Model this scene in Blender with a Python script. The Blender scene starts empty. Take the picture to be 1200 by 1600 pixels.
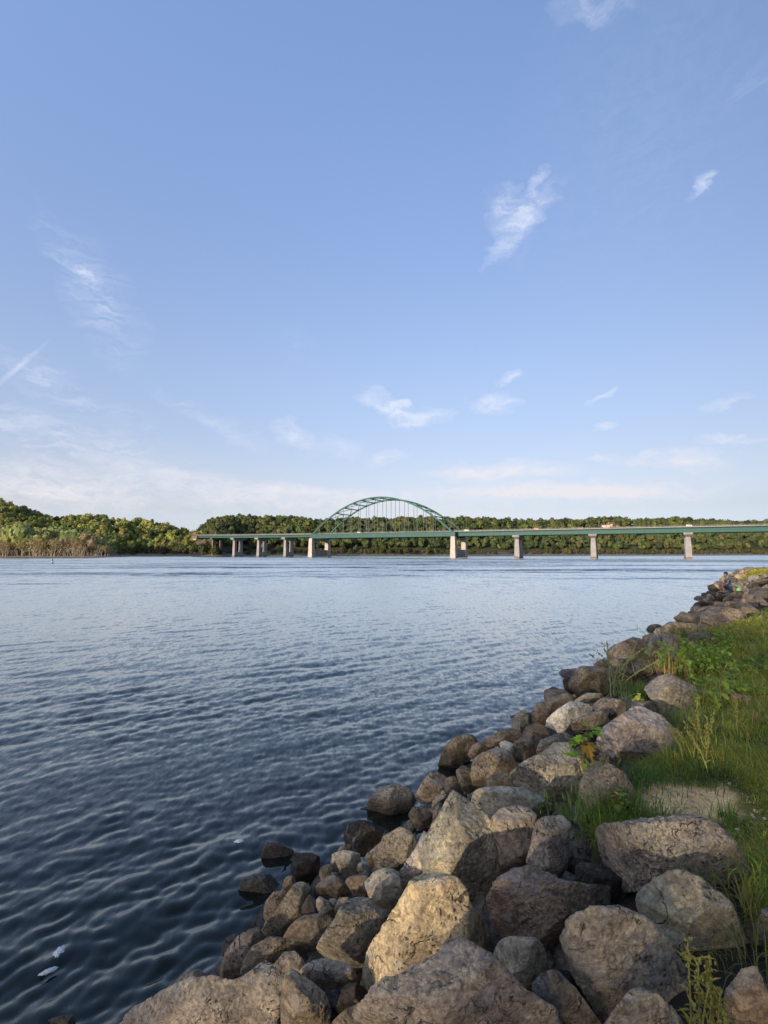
import bpy, bmesh, math, random
import numpy as np
from mathutils import Vector, Matrix
random.seed(7); rng = np.random.default_rng(7)
scene = bpy.context.scene
COL = scene.collection
R = math.radians

# ------------------------------------------------------------------ camera
F = 780.0; PITCH = math.atan(63/F); CAMZ = 3.4
cam = bpy.data.cameras.new('camera'); camo = bpy.data.objects.new('camera', cam); COL.objects.link(camo)
camo.location = (0, 0, CAMZ); camo.rotation_euler = (math.pi/2+PITCH, 0, 0)
cam.sensor_fit = 'HORIZONTAL'; cam.sensor_width = 36; cam.lens = 36*F/1200
cam.clip_start = 0.05; cam.clip_end = 20000
scene.camera = camo
CAM = np.array([0, 0, CAMZ])
cp, sp = math.cos(PITCH), math.sin(PITCH)
AXR = np.array([1., 0, 0]); AXU = np.array([0, -sp, cp]); AXF = np.array([0, cp, sp])
def ray(px, py):
    return AXR*((px-600)/F) + AXU*((800-py)/F) + AXF
def at_z(px, py, z):
    d = ray(px, py); t = (z-CAMZ)/d[2]; return CAM+d*t
def at_y(px, py, y):
    d = ray(px, py); return CAM+d*(y/d[1])
def project(P):
    v = np.asarray(P)-CAM; f = v@AXF
    return 600+F*(v@AXR)/f, 800-F*(v@AXU)/f, f

# ------------------------------------------------------------------ sky, sun, exposure
SUN_EL = R(9.5); SD = np.array([-.60, -.80]); SD = SD/np.linalg.norm(SD)
world = bpy.data.worlds.new("World"); scene.world = world; world.use_nodes = True
nt = world.node_tree; N = nt.nodes; L = nt.links
bg = N['Background']; bg.inputs[1].default_value = 0.15
sky = N.new('ShaderNodeTexSky'); sky.sky_type = 'NISHITA'; sky.sun_disc = False
sky.sun_elevation = SUN_EL; sky.sun_rotation = math.atan2(SD[0], SD[1])
sky.altitude = 200; sky.air_density = 1.0; sky.dust_density = 0.6; sky.ozone_density = 2.5
def mth(op, a, b=None, c=None, clamp=False):
    n = N.new('ShaderNodeMath'); n.operation = op; n.use_clamp = clamp
    for i, v in enumerate((a, b, c)):
        if v is None: continue
        if isinstance(v, (int, float)): n.inputs[i].default_value = v
        else: L.new(v, n.inputs[i])
    return n.outputs[0]
def build_sky():
    tc = N.new('ShaderNodeTexCoord'); sx = N.new('ShaderNodeSeparateXYZ'); L.new(tc.outputs['Generated'], sx.inputs[0])
    az = mth('ARCTAN2', sx.outputs[0], sx.outputs[1]); el = mth('ARCSINE', sx.outputs[2])
    cb = N.new('ShaderNodeCombineXYZ'); L.new(az, cb.inputs[0]); L.new(el, cb.inputs[1])
    # ragged warp
    def noise(vec, scale, detail, rough, mp=None):
        n = N.new('ShaderNodeTexNoise'); n.inputs['Scale'].default_value = scale; n.inputs['Detail'].default_value = detail
        n.inputs['Roughness'].default_value = rough
        if mp:
            m = N.new('ShaderNodeMapping'); m.inputs['Rotation'].default_value = (0, 0, mp[0]); m.inputs['Scale'].default_value = (mp[1], mp[2], 1)
            L.new(vec, m.inputs[0]); vec = m.outputs[0]
        L.new(vec, n.inputs['Vector']); return n
    def vm(op, a, b):
        n = N.new('ShaderNodeVectorMath'); n.operation = op
        for i, v in enumerate((a, b)):
            if isinstance(v, tuple): n.inputs[i].default_value = v
            else: L.new(v, n.inputs[i])
        return n.outputs[0]
    nz = noise(cb.outputs[0], 14, 6, .6, (0.15, 1, 1.9))
    off = vm('MULTIPLY', vm('SUBTRACT', nz.outputs['Color'], (.5, .5, .5)), (.11, .07, 0))
    nz2 = noise(cb.outputs[0], 5, 3, .5)
    off2 = vm('MULTIPLY', vm('SUBTRACT', nz2.outputs['Color'], (.5, .5, .5)), (.06, .03, 0))
    wv = vm('ADD', vm('ADD', cb.outputs[0], off), off2)
    def ae(px, py):
        d = ray(px, py); return math.atan2(d[0], d[1]), math.asin(d[2]/np.linalg.norm(d))
    tot = [None, None, None]
    # px, py, rx, ry, tilt (deg, down to the right), strength, layer
    clouds = [(800,330,34,44,20,.48,0),(842,276,20,14,-40,.5,0),(835,318,44,20,-25,.5,0),(786,388,30,14,-30,.45,0),(815,350,20,60,12,.25,1),(1088,283,12,26,35,.55,0),(790,591,22,10,-18,.8,0),
     (606,632,46,16,16,.85,0),(656,653,46,15,-2,1.0,0),(628,634,14,12,50,.7,0),(766,632,38,18,3,.9,0),(945,619,30,7,-5,.75,0),(943,667,22,6,-8,.55,0),
     (148,437,58,9,36,.62,1),(165,480,110,50,58,.42,1),(120,420,90,26,48,.3,1),(28,575,62,4.5,-52,.45,2),(455,686,38,20,25,.55,0),(520,700,50,14,5,.28,0),
     (775,737,115,14,0,.72,0),(870,768,220,15,3,.85,0),(1070,716,75,14,8,.6,0),(950,716,30,8,0,.6,0),(1150,692,50,8,6,.55,0),(1000,717,28,8,0,.5,0),
     (600,717,38,9,-6,.5,0),(340,665,95,16,22,.5,1),(190,705,230,40,14,.36,1),(1130,631,44,8,-8,.36,0),(925,6,60,26,10,.26,0),(1190,130,60,26,0,.08,0),
     (330,765,420,22,4,.5,0),(40,765,200,36,6,.5,0),(90,600,160,26,22,.42,1),(600,800,500,40,0,.3,0),(1050,760,220,26,0,.22,0),(60,680,190,34,16,.34,1),
     (455,540,40,26,30,.1,1),(775,738,125,11,0,.55,3),(880,768,210,11,3,.75,3),(560,772,260,12,1,.45,3),(300,742,200,12,5,.35,3),(110,770,180,22,4,.4,3),(1075,722,60,7,8,.4,3),(1000,200,330,260,-50,.035,2)]
    for (px, py, rx, ry, tilt, st, lay) in clouds:
        a0, e0 = ae(px, py)
        a1, _ = ae(px+rx, py); _, e1 = ae(px, py-ry)
        a2, _ = ae(px+ry, py); _, e2 = ae(px, py-rx)
        c = abs(math.cos(R(tilt))); s = 1-c
        ra = (a1-a0)*c+(e2-e0)*s; rb = (e1-e0)*c+abs(a2-a0)*s
        m = N.new('ShaderNodeMapping'); m.vector_type = 'TEXTURE'
        m.inputs['Location'].default_value = (a0, e0, 0); m.inputs['Rotation'].default_value = (0, 0, -R(tilt))
        m.inputs['Scale'].default_value = (ra*1.25, rb*1.25, 1)
        L.new(wv if lay < 2 else vm('ADD', cb.outputs[0], vm('MULTIPLY', off2, (.25, .25, 0))), m.inputs[0])
        g = N.new('ShaderNodeTexGradient'); g.gradient_type = 'SPHERICAL'; L.new(m.outputs[0], g.inputs[0])
        k = {1: 1, 3: 2}.get(lay, 0)
        v = mth('MULTIPLY', g.outputs['Fac'], st)
        tot[k] = v if tot[k] is None else mth('ADD', tot[k], v)
    w0 = noise(wv, 26, 8, .68, (0.1, 1, 2.6)).outputs['Fac']
    w1 = noise(wv, 12, 9, .62, (R(42), 1, 7)).outputs['Fac']
    def thr(x, lo, hi):
        mr = N.new('ShaderNodeMapRange'); mr.interpolation_type = 'SMOOTHSTEP'; L.new(x, mr.inputs[0])
        mr.inputs[1].default_value = lo; mr.inputs[2].default_value = hi; return mr.outputs[0]
    d0 = mth('MULTIPLY', mth('POWER', tot[0], .8), thr(w0, .20, .76)); d0 = mth('MULTIPLY', d0, 1.35)
    d1 = mth('MULTIPLY', mth('POWER', tot[1], .9), thr(w1, .34, .74))
    dens = mth('MULTIPLY', mth('ADD', mth('ADD', d0, mth('MULTIPLY', d1, .95)), mth('MULTIPLY', thr(tot[2], 0, .7), mth('MULTIPLY', thr(w0, .1, .6), .8))), 1.0, clamp=True)
    # tint the clear sky a little deeper and keep the pale band near the horizon
    cr = N.new('ShaderNodeValToRGB'); e = cr.color_ramp
    stops = [(.0, (1.2, 1.4, 2.6)), (.012, (1.15, 1.3, 2.2)), (.029, (.99, .97, 1.56)), (.081, (1.16, .92, 1.06)), (.151, (1.62, 1.13, 1.09)), (.332, (2.15, 1.56, 1.46)), (.544, (2.5, 1.9, 1.88)), (.878, (3.0, 2.46, 2.48))]
    for k, (p_, c_) in enumerate(stops):
        q = e.elements[k] if k < 2 else e.elements.new(p_)
        q.position = p_; q.color = [v/3.2 for v in c_]+[1]
    L.new(el, cr.inputs[0])
    side = mth('MULTIPLY', mth('SUBTRACT', 1.0, mth('MULTIPLY', mth('MINIMUM', mth('MAXIMUM', az, -.9), .9), .32)), 3.2)
    tv = N.new('ShaderNodeVectorMath'); tv.operation = 'SCALE'; L.new(cr.outputs[0], tv.inputs[0]); L.new(side, tv.inputs['Scale'])
    mul = N.new('ShaderNodeMix'); mul.data_type = 'RGBA'; mul.blend_type = 'MULTIPLY'; mul.inputs[0].default_value = 1
    L.new(sky.outputs[0], mul.inputs[6]); L.new(tv.outputs[0], mul.inputs[7])
    mx = N.new('ShaderNodeMix'); mx.data_type = 'RGBA'; L.new(dens, mx.inputs[0]); L.new(mul.outputs[2], mx.inputs[6])
    cc = N.new('ShaderNodeMix'); cc.data_type = 'RGBA'; L.new(thr(el, .05, .3), cc.inputs[0])
    cc.inputs[6].default_value = CL_LOW; cc.inputs[7].default_value = CL_HIGH
    L.new(cc.outputs[2], mx.inputs[7]); L.new(mx.outputs[2], bg.inputs[0])
CL_LOW = (4.95, 4.75, 4.95, 1); CL_HIGH = (4.5, 4.9, 5.9, 1)
build_sky()
sl = bpy.data.lights.new('sun', 'SUN'); so = bpy.data.objects.new('sun', sl); COL.objects.link(so)
sl.energy = 3.8; sl.angle = R(0.6); sl.color = (1.0, .87, .70)
sdir = Vector((SD[0]*math.cos(SUN_EL), SD[1]*math.cos(SUN_EL), math.sin(SUN_EL)))
so.rotation_euler = sdir.to_track_quat('Z', 'Y').to_euler(); so.location = (-30, -40, 60)
scene.view_settings.view_transform = 'Standard'; scene.view_settings.look = 'None'
scene.view_settings.exposure = 0.2; scene.view_settings.gamma = 1

# ------------------------------------------------------------------ helpers
def tag(o, label=None, cat=None, group=None, kind=None):
    if label: o['label'] = label
    if cat: o['category'] = cat
    if group: o['group'] = group
    if kind: o['kind'] = kind
    return o
def mesh_np(name, V, Fc, mats=(), smooth=False, attr=None):
    """V (n,3); Fc: list of (m,k) index arrays"""
    me = bpy.data.meshes.new(name)
    V = np.ascontiguousarray(V, dtype=np.float32)
    Fs = Fc if isinstance(Fc, list) else [Fc]
    loops = np.concatenate([f.ravel() for f in Fs]).astype(np.int32)
    tots = np.concatenate([np.full(len(f), f.shape[1], np.int32) for f in Fs])
    starts = np.concatenate([[0], np.cumsum(tots)[:-1]]).astype(np.int32)
    me.vertices.add(len(V)); me.vertices.foreach_set('co', V.ravel())
    me.loops.add(len(loops)); me.loops.foreach_set('vertex_index', loops)
    me.polygons.add(len(tots)); me.polygons.foreach_set('loop_start', starts); me.polygons.foreach_set('loop_total', tots)
    me.polygons.foreach_set('use_smooth', np.full(len(tots), smooth, dtype=bool))
    if attr is not None:
        a = me.color_attributes.new('tint', 'FLOAT_COLOR', 'POINT')
        c = np.ones((len(V), 4), np.float32); c[:, :3] = attr; a.data.foreach_set('color', c.ravel())
    me.update(calc_edges=True)
    for m in (mats if isinstance(mats, (list, tuple)) else [mats]): me.materials.append(m)
    return me
def obj(name, me, parent=None, loc=None):
    o = bpy.data.objects.new(name, me); COL.objects.link(o)
    if parent: o.parent = parent
    if loc is not None: o.location = [float(c) for c in loc]
    return o
def empty(name, loc=(0, 0, 0), rz=0):
    o = bpy.data.objects.new(name, None); COL.objects.link(o); o.location = [float(c) for c in loc]; o.rotation_euler = (0, 0, rz)
    o.empty_display_size = .2
    return o
def copy_thing(root, loc, rz=0, sc=1.0):
    r = root.copy(); COL.objects.link(r); r.location = [float(c) for c in loc]; r.rotation_euler = (0, 0, rz)
    r.scale = (sc, sc, sc) if not hasattr(sc, '__len__') else sc
    for ch in list(root.children):
        c = ch.copy(); COL.objects.link(c); c.parent = r
    return r
class MB:
    def __init__(s): s.V = []; s.F = []; s.n = 0
    def add(s, V, Fc):
        V = np.asarray(V, float); s.V.append(V); s.F += [tuple(i+s.n for i in f) for f in Fc]; s.n += len(V)
    def hexa(s, P):   # 8 corners: bottom 4 ccw, top 4 ccw
        s.add(P, [(0,3,2,1),(4,5,6,7),(0,1,5,4),(1,2,6,5),(2,3,7,6),(3,0,4,7)])
    def box(s, c, sz, M=None):
        x, y, z = [v/2 for v in sz]
        P = np.array([(-x,-y,-z),(x,-y,-z),(x,y,-z),(-x,y,-z),(-x,-y,z),(x,-y,z),(x,y,z),(-x,y,z)])
        if M is not None: P = P@np.asarray(M).T
        s.hexa(P+np.asarray(c))
    def tube(s, pts, rad, k=6, cap=True):
        pts = np.asarray(pts, float); n = len(pts); rad = np.full(n, rad) if np.isscalar(rad) else np.asarray(rad)
        V = []
        ref = np.array([0, 0, 1.])
        for i in range(n):
            t = pts[min(i+1, n-1)]-pts[max(i-1, 0)]; t = t/(np.linalg.norm(t)+1e-9)
            r0 = ref if abs(t@ref) < .95 else np.array([1., 0, 0])
            a = np.cross(t, r0); a /= np.linalg.norm(a); b = np.cross(t, a)
            for j in range(k):
                th = 2*math.pi*j/k; V.append(pts[i]+rad[i]*(math.cos(th)*a+math.sin(th)*b))
        Fc = [(i*k+j, i*k+(j+1) % k, (i+1)*k+(j+1) % k, (i+1)*k+j) for i in range(n-1) for j in range(k)]
        if cap: Fc += [tuple(range(k))[::-1], tuple((n-1)*k+j for j in range(k))]
        s.add(V, Fc)
    def build(s, name, mat, parent=None, loc=None, smooth=False, bevel=0):
        me = bpy.data.meshes.new(name); me.from_pydata(np.concatenate(s.V).tolist(), [], s.F)
        bm = bmesh.new(); bm.from_mesh(me); bmesh.ops.recalc_face_normals(bm, faces=bm.faces); bm.to_mesh(me); bm.free()
        if smooth: me.polygons.foreach_set('use_smooth', np.ones(len(me.polygons), bool))
        me.materials.append(mat); o = obj(name, me, parent, loc)
        if bevel:
            b = o.modifiers.new('bevel', 'BEVEL'); b.width = bevel; b.segments = 2; b.limit_method = 'ANGLE'
        return o

# numpy gradient noise
_P = np.random.default_rng(3).permutation(4096).astype(np.int64)
_G = np.random.default_rng(4).normal(size=(4096, 3)); _G /= np.linalg.norm(_G, axis=1)[:, None]
def perlin(P):
    I = np.floor(P).astype(np.int64); f = P-I; u = f*f*f*(f*(f*6-15)+10); out = 0
    for dx in (0, 1):
        for dy in (0, 1):
            for dz in (0, 1):
                h = _P[(I[:, 0]+dx+_P[(I[:, 1]+dy+_P[(I[:, 2]+dz) & 4095]) & 4095]) & 4095]
                g = _G[h]; d = f-np.array([dx, dy, dz])
                w = (u[:, 0] if dx else 1-u[:, 0])*(u[:, 1] if dy else 1-u[:, 1])*(u[:, 2] if dz else 1-u[:, 2])
                out = out+w*np.einsum('ij,ij->i', g, d)
    return out*1.5
def fbm(P, o=4, g=.5, ridge=False):
    s = 0; a = 1
    for i in range(o):
        n = perlin(P*(2.03**i)+17.3*i)
        s = s+a*((1-2*np.abs(n)) if ridge else n); a *= g
    return s
ICO = {}
def ico(k):
    if k not in ICO:
        bm = bmesh.new(); bmesh.ops.create_icosphere(bm, subdivisions=k, radius=1)
        ICO[k] = (np.array([v.co[:] for v in bm.verts]), np.array([[v.index for v in f.verts] for f in bm.faces])); bm.free()
    return ICO[k]

# ------------------------------------------------------------------ materials
def mat(name):
    m = bpy.data.materials.new(name); m.use_nodes = True
    return m, m.node_tree, m.node_tree.nodes, m.node_tree.links, m.node_tree.nodes['Principled BSDF']
def simple(name, col, rough=.7, var=.15, scale=3.0, metal=0, bump=0):
    m, t, n, l, b = mat(name); b.inputs['Roughness'].default_value = rough; b.inputs['Metallic'].default_value = metal
    tc = n.new('ShaderNodeTexCoord'); nz = n.new('ShaderNodeTexNoise'); nz.inputs['Scale'].default_value = scale; nz.inputs['Detail'].default_value = 6
    l.new(tc.outputs['Object'], nz.inputs['Vector'])
    cr = n.new('ShaderNodeValToRGB'); cr.color_ramp.elements[0].position = .3; cr.color_ramp.elements[1].position = .7
    cr.color_ramp.elements[0].color = [c*(1-var) for c in col]+[1]; cr.color_ramp.elements[1].color = [min(1, c*(1+var)) for c in col]+[1]
    l.new(nz.outputs['Fac'], cr.inputs[0]); l.new(cr.outputs[0], b.inputs['Base Color'])
    if bump:
        bp = n.new('ShaderNodeBump'); bp.inputs['Strength'].default_value = .5; bp.inputs['Distance'].default_value = bump
        l.new(nz.outputs['Fac'], bp.inputs['Height']); l.new(bp.outputs[0], b.inputs['Normal'])
    return m
def rock_material():
    m, t, n, l, b = mat('weathered_limestone'); 
    oi = n.new('ShaderNodeObjectInfo'); tc = n.new('ShaderNodeTexCoord')
    cmb = n.new('ShaderNodeVectorMath'); cmb.operation = 'MULTIPLY_ADD'
    rv = n.new('ShaderNodeCombineXYZ')
    for i in range(3): l.new(oi.outputs['Random'], rv.inputs[i])
    l.new(rv.outputs[0], cmb.inputs[0]); cmb.inputs[1].default_value = (37, 53, 71)
    vs = n.new('ShaderNodeVectorMath'); vs.operation = 'SCALE'; l.new(tc.outputs['Object'], vs.inputs[0]); fx = n.new('ShaderNodeMath'); fx.operation = 'MULTIPLY_ADD'; l.new(oi.outputs['Random'], fx.inputs[0]); fx.inputs[1].default_value = .9; fx.inputs[2].default_value = .6; l.new(fx.outputs[0], vs.inputs['Scale']); l.new(vs.outputs[0], cmb.inputs[2])
    V = cmb.outputs[0]
    def nz(scale, det=6, rough=.6, dist=0, sc=None):
        x = n.new('ShaderNodeTexNoise'); x.inputs['Scale'].default_value = scale; x.inputs['Detail'].default_value = det
        x.inputs['Roughness'].default_value = rough; x.inputs['Distortion'].default_value = dist
        v = V
        if sc:
            mp = n.new('ShaderNodeMapping'); mp.inputs['Scale'].default_value = sc; mp.inputs['Rotation'].default_value = (.5, .3, .9); l.new(V, mp.inputs[0]); v = mp.outputs[0]
        l.new(v, x.inputs['Vector']); return x.outputs['Fac']
    def mr(x, lo, hi, a=0, b_=1):
        q = n.new('ShaderNodeMapRange'); q.interpolation_type = 'SMOOTHSTEP'; l.new(x, q.inputs[0])
        q.inputs[1].default_value = lo; q.inputs[2].default_value = hi; q.inputs[3].default_value = a; q.inputs[4].default_value = b_; return q.outputs[0]
    def mix(f, a, c, mode='MIX'):
        q = n.new('ShaderNodeMix'); q.data_type = 'RGBA'; q.blend_type = mode
        for i, v in ((0, f), (6, a), (7, c)):
            if isinstance(v, (int, float)): q.inputs[i].default_value = v
            elif isinstance(v, tuple): q.inputs[i].default_value = v+(1,)
            else: l.new(v, q.inputs[i])
        return q.outputs[2]
    def mm(op, a, c):
        q = n.new('ShaderNodeMath'); q.operation = op
        for i, v in enumerate((a, c)):
            if isinstance(v, (int, float)): q.inputs[i].default_value = v
            else: l.new(v, q.inputs[i])
        return q.outputs[0]
    col = oi.outputs['Color']
    big = mr(nz(3.2, 5, .6, .4), .3, .7)
    c = mix(big, mix(1, col, (.52, .50, .48), 'MULTIPLY'), mix(1, col, (1.45, 1.36, 1.16), 'MULTIPLY'))
    grain = mr(nz(42, 8, .72), .28, .72)
    c = mix(mm('MULTIPLY', grain, .95), mix(1, c, (.6, .59, .58), 'MULTIPLY'), mix(1, c, (1.95, 1.85, 1.65), 'MULTIPLY'))
    c = mix(mm('MULTIPLY', mr(nz(17, 9, .75, .6), .50, .62), .65), c, mix(1, col, (.30, .29, .28), 'MULTIPLY'))      # dark lichen and grime
    c = mix(mm('MULTIPLY', mr(nz(7, 8, .7, .8), .52, .68), .7), c, mix(.5, col, (.56, .52, .45)))             # pale bare patches
    c = mix(mm('MULTIPLY', mr(nz(5, 6, .7), .6, .75), .45), c, (.13, .075, .04))         # rusty stain
    seam = nz(9, 7, .6, .3, (1, .25, 4))
    c = mix(mm('MULTIPLY', mr(seam, .55, .62), .4), c, mix(1, c, (.5, .48, .45), 'MULTIPLY'))
    # thin dark fractures
    vo = n.new('ShaderNodeTexVoronoi'); vo.feature = 'DISTANCE_TO_EDGE'; vo.inputs['Scale'].default_value = 3.2
    wv = n.new('ShaderNodeVectorMath'); wv.operation = 'MULTIPLY_ADD'
    nc = n.new('ShaderNodeTexNoise'); nc.inputs['Scale'].default_value = 5; nc.inputs['Detail'].default_value = 5; l.new(V, nc.inputs['Vector'])
    l.new(nc.outputs['Color'], wv.inputs[0]); wv.inputs[1].default_value = (.5, .5, .5); l.new(V, wv.inputs[2]); l.new(wv.outputs[0], vo.inputs['Vector'])
    crack = mm('MULTIPLY', mr(vo.outputs['Distance'], 0, .018, 1, 0), mr(nz(4, 3, .5), .48, .62))
    c = mix(mm('MULTIPLY', crack, .75), c, (.03, .026, .022))
    # wet, algae-dark band at the waterline
    ge = n.new('ShaderNodeNewGeometry'); sp_ = n.new('ShaderNodeSeparateXYZ'); l.new(ge.outputs['Position'], sp_.inputs[0])
    wet = mr(mm('ADD', sp_.outputs[2], mm('MULTIPLY', mm('SUBTRACT', nz(6, 4), .5), .25)), .06, .36, 1, 0)
    c = mix(mm('MULTIPLY', wet, .78), c, (.022, .020, .017))
    l.new(c, b.inputs['Base Color']); l.new(mr(wet, 0, 1, .88, .3), b.inputs['Roughness'])
    b.inputs['Specular IOR Level'].default_value = .3
    h = mm('ADD', mm('ADD', mm('MULTIPLY', nz(14, 10, .7), 1.0), mm('MULTIPLY', nz(60, 8, .7), .35)), mm('MULTIPLY', seam, .5))
    vp = n.new('ShaderNodeTexVoronoi'); vp.inputs['Scale'].default_value = 24; l.new(wv.outputs[0], vp.inputs['Vector'])
    pit = mm('MULTIPLY', mr(vp.outputs['Distance'], .05, .34, 1, 0), mr(nz(5, 3), .48, .62))
    pc = mix(mm('MULTIPLY', pit, .8), c, (.035, .03, .026)); l.new(pc, b.inputs['Base Color'])
    h = mm('SUBTRACT', mm('SUBTRACT', h, mm('MULTIPLY', pit, .8)), mm('MULTIPLY', crack, .8))
    bp = n.new('ShaderNodeBump'); bp.inputs['Strength'].default_value = 1.0; bp.inputs['Distance'].default_value = .03
    l.new(h, bp.inputs['Height']); l.new(bp.outputs[0], b.inputs['Normal'])
    return m
M_ROCK = rock_material()
def leaf_mat(name, use_attr=True, trans=.38):
    m, t, n, l, b = mat(name)
    if use_attr:
        a = n.new('ShaderNodeAttribute'); a.attribute_name = 'tint'; c = a.outputs['Color']
    else:
        a = n.new('ShaderNodeObjectInfo'); c = a.outputs['Color']
        ta = n.new('ShaderNodeAttribute'); ta.attribute_name = 'tint'
        q = n.new('ShaderNodeMix'); q.data_type = 'RGBA'; q.blend_type = 'MULTIPLY'; q.inputs[0].default_value = 1
        l.new(c, q.inputs[6]); l.new(ta.outputs['Color'], q.inputs[7]); c = q.outputs[2]
    l.new(c, b.inputs['Base Color']); b.inputs['Roughness'].default_value = .75; b.inputs['Specular IOR Level'].default_value = .2
    tr = n.new('ShaderNodeBsdfTranslucent'); l.new(c, tr.inputs[0])
    ms = n.new('ShaderNodeMixShader'); ms.inputs[0].default_value = trans
    l.new(b.outputs[0], ms.inputs[1]); l.new(tr.outputs[0], ms.inputs[2]); l.new(ms.outputs[0], n['Material Output'].inputs[0])
    return m
M_LEAF = leaf_mat('leaves'); M_LEAFO = leaf_mat('tree_leaves', False)
M_BARK = simple('bark', (.20, .16, .12), .9, .3, 6)
M_PALEBARK = simple('pale_willow_bark', (.40, .33, .23), .9, .25, 4)
M_CONC = simple('pier_concrete', (.30, .285, .265), .85, .16, .35)
M_CONC_LIT = simple('pier_concrete_sunlit', (.50, .43, .36), .85, .14, .3)  # sunlight on the arch pier legs put into their concrete colour
M_GREEN = simple('green_bridge_paint', (.010, .085, .068), .6, .12, .3)
M_GREEN_LIT = simple('sunlit_green_bracing', (.12, .22, .14), .5, .12, .3)  # bridge green with the sunlight on the bracing put into its colour
M_CABLE = simple('hanger_steel', (.12, .15, .14), .5, .1, 1)
M_ASPH = simple('asphalt', (.06, .06, .058), .9, .15, 1)
M_RAIL = simple('railing_metal', (.22, .22, .20), .6, .15, 1)
# ------------------------------------------------------------------ shoreline and near bank
SH = [at_z(px, py, 0)[:2] for px, py in [(185,1592),(345,1450),(545,1318),(690,1196),(850,1090),(1000,1005),(1080,963),(1108,927)]]
SH = [np.array(p) for p in [(-90,-60),(-34,-20),(-13,-7.5),(-5.2,-.4)]]+SH+[np.array(p) for p in [(34,52.5),(41,56),(60,59),(150,62)]]
SH = np.array(SH)
def shore_d(P):
    P = np.atleast_2d(P)[:, :2]; best = np.full(len(P), 1e9); sg = np.zeros(len(P))
    for a, b in zip(SH[:-1], SH[1:]):
        ab = b-a; t = np.clip(((P-a)@ab)/(ab@ab), 0, 1); q = a+t[:, None]*ab; d = np.linalg.norm(P-q, axis=1)
        cr = ab[1]*(P[:, 0]-a[0])-ab[0]*(P[:, 1]-a[1])
        m = d < best-1e-9; best = np.where(m, d, best); sg = np.where(m, np.sign(cr), sg)
    return best*sg
TOPZ = 1.8
def base_z(d):
    d = np.asarray(d, float)
    return np.where(d < 0, d*.55, np.where(d < 3.4, TOPZ*(1-(1-np.clip(d/3.4, 0, 1))**1.35), TOPZ))
def hit_bank(px, py, h=0.0):
    d = ray(px, py); t = np.linspace(1.0, 90, 9000); P = CAM+d*t[:, None]
    z = np.maximum(base_z(shore_d(P)), -.12)+h; k = np.argmax(P[:, 2] < z)
    return P[k] if (P[:, 2] < z).any() else P[-1]
GRASS_PX = [(1230,1530),(1185,1440),(1165,1385),(1150,1330),(1130,1285),(1050,1290),(990,1296),(925,1296),(925,1262),(985,1245),(1000,1215),(985,1188),(1062,1172),(1066,1115),(1102,1108),(1085,1075),(1045,1040),(1050,1010),(1075,1002),(1110,985),(1165,968),(1215,945),(1250,925),(1262,912),(1240,905),(1152,897),(1150,893),(1190,884),(1500,884),(2600,1100),(2600,1700),(1400,1800)]
GP = np.array([at_z(px, max(py, 884), TOPZ)[:2] for px, py in GRASS_PX])
def in_poly(P, poly):
    x, y = P[:, 0], P[:, 1]; c = np.zeros(len(P), bool); j = len(poly)-1
    for i in range(len(poly)):
        xi, yi = poly[i]; xj, yj = poly[j]
        with np.errstate(divide='ignore', invalid='ignore'):
            m = ((yi > y) != (yj > y)) & (x < (xj-xi)*(y-yi)/(yj-yi+1e-12)+xi)
        c ^= m; j = i
    return c
DIRT = np.array([at_z(px, py, TOPZ)[:2] for px, py in [(1000,1232),(1030,1216),(1080,1226),(1132,1232),(1150,1258),(1165,1275),(1130,1288),(1095,1278),(1055,1276),(1020,1262)]])
def poly_dist(P, poly):
    best = np.full(len(P), 1e9)
    for i in range(len(poly)):
        a = poly[i]; b = poly[(i+1) % len(poly)]; ab = b-a
        t = np.clip(((P-a)@ab)/(ab@ab), 0, 1); best = np.minimum(best, np.linalg.norm(P-a-t[:, None]*ab, axis=1))
    return np.where(in_poly(P, poly), -best, best)
def ground_z(P):
    P = np.atleast_2d(P); d = shore_d(P); P3 = np.column_stack([P[:, 0], P[:, 1], np.zeros(len(P))])
    z = base_z(d)+.06*fbm(P3*.6, 3)+.008*fbm(P3*3, 3)
    rocky = np.clip((3.6-d)/.8, 0, 1)*np.clip((d+2)/1.5, 0, 1)
    gin = in_poly(P, GP); rocky = np.where(gin, rocky*.15, rocky)
    return np.maximum(z-.5*rocky, -3.2)
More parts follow.
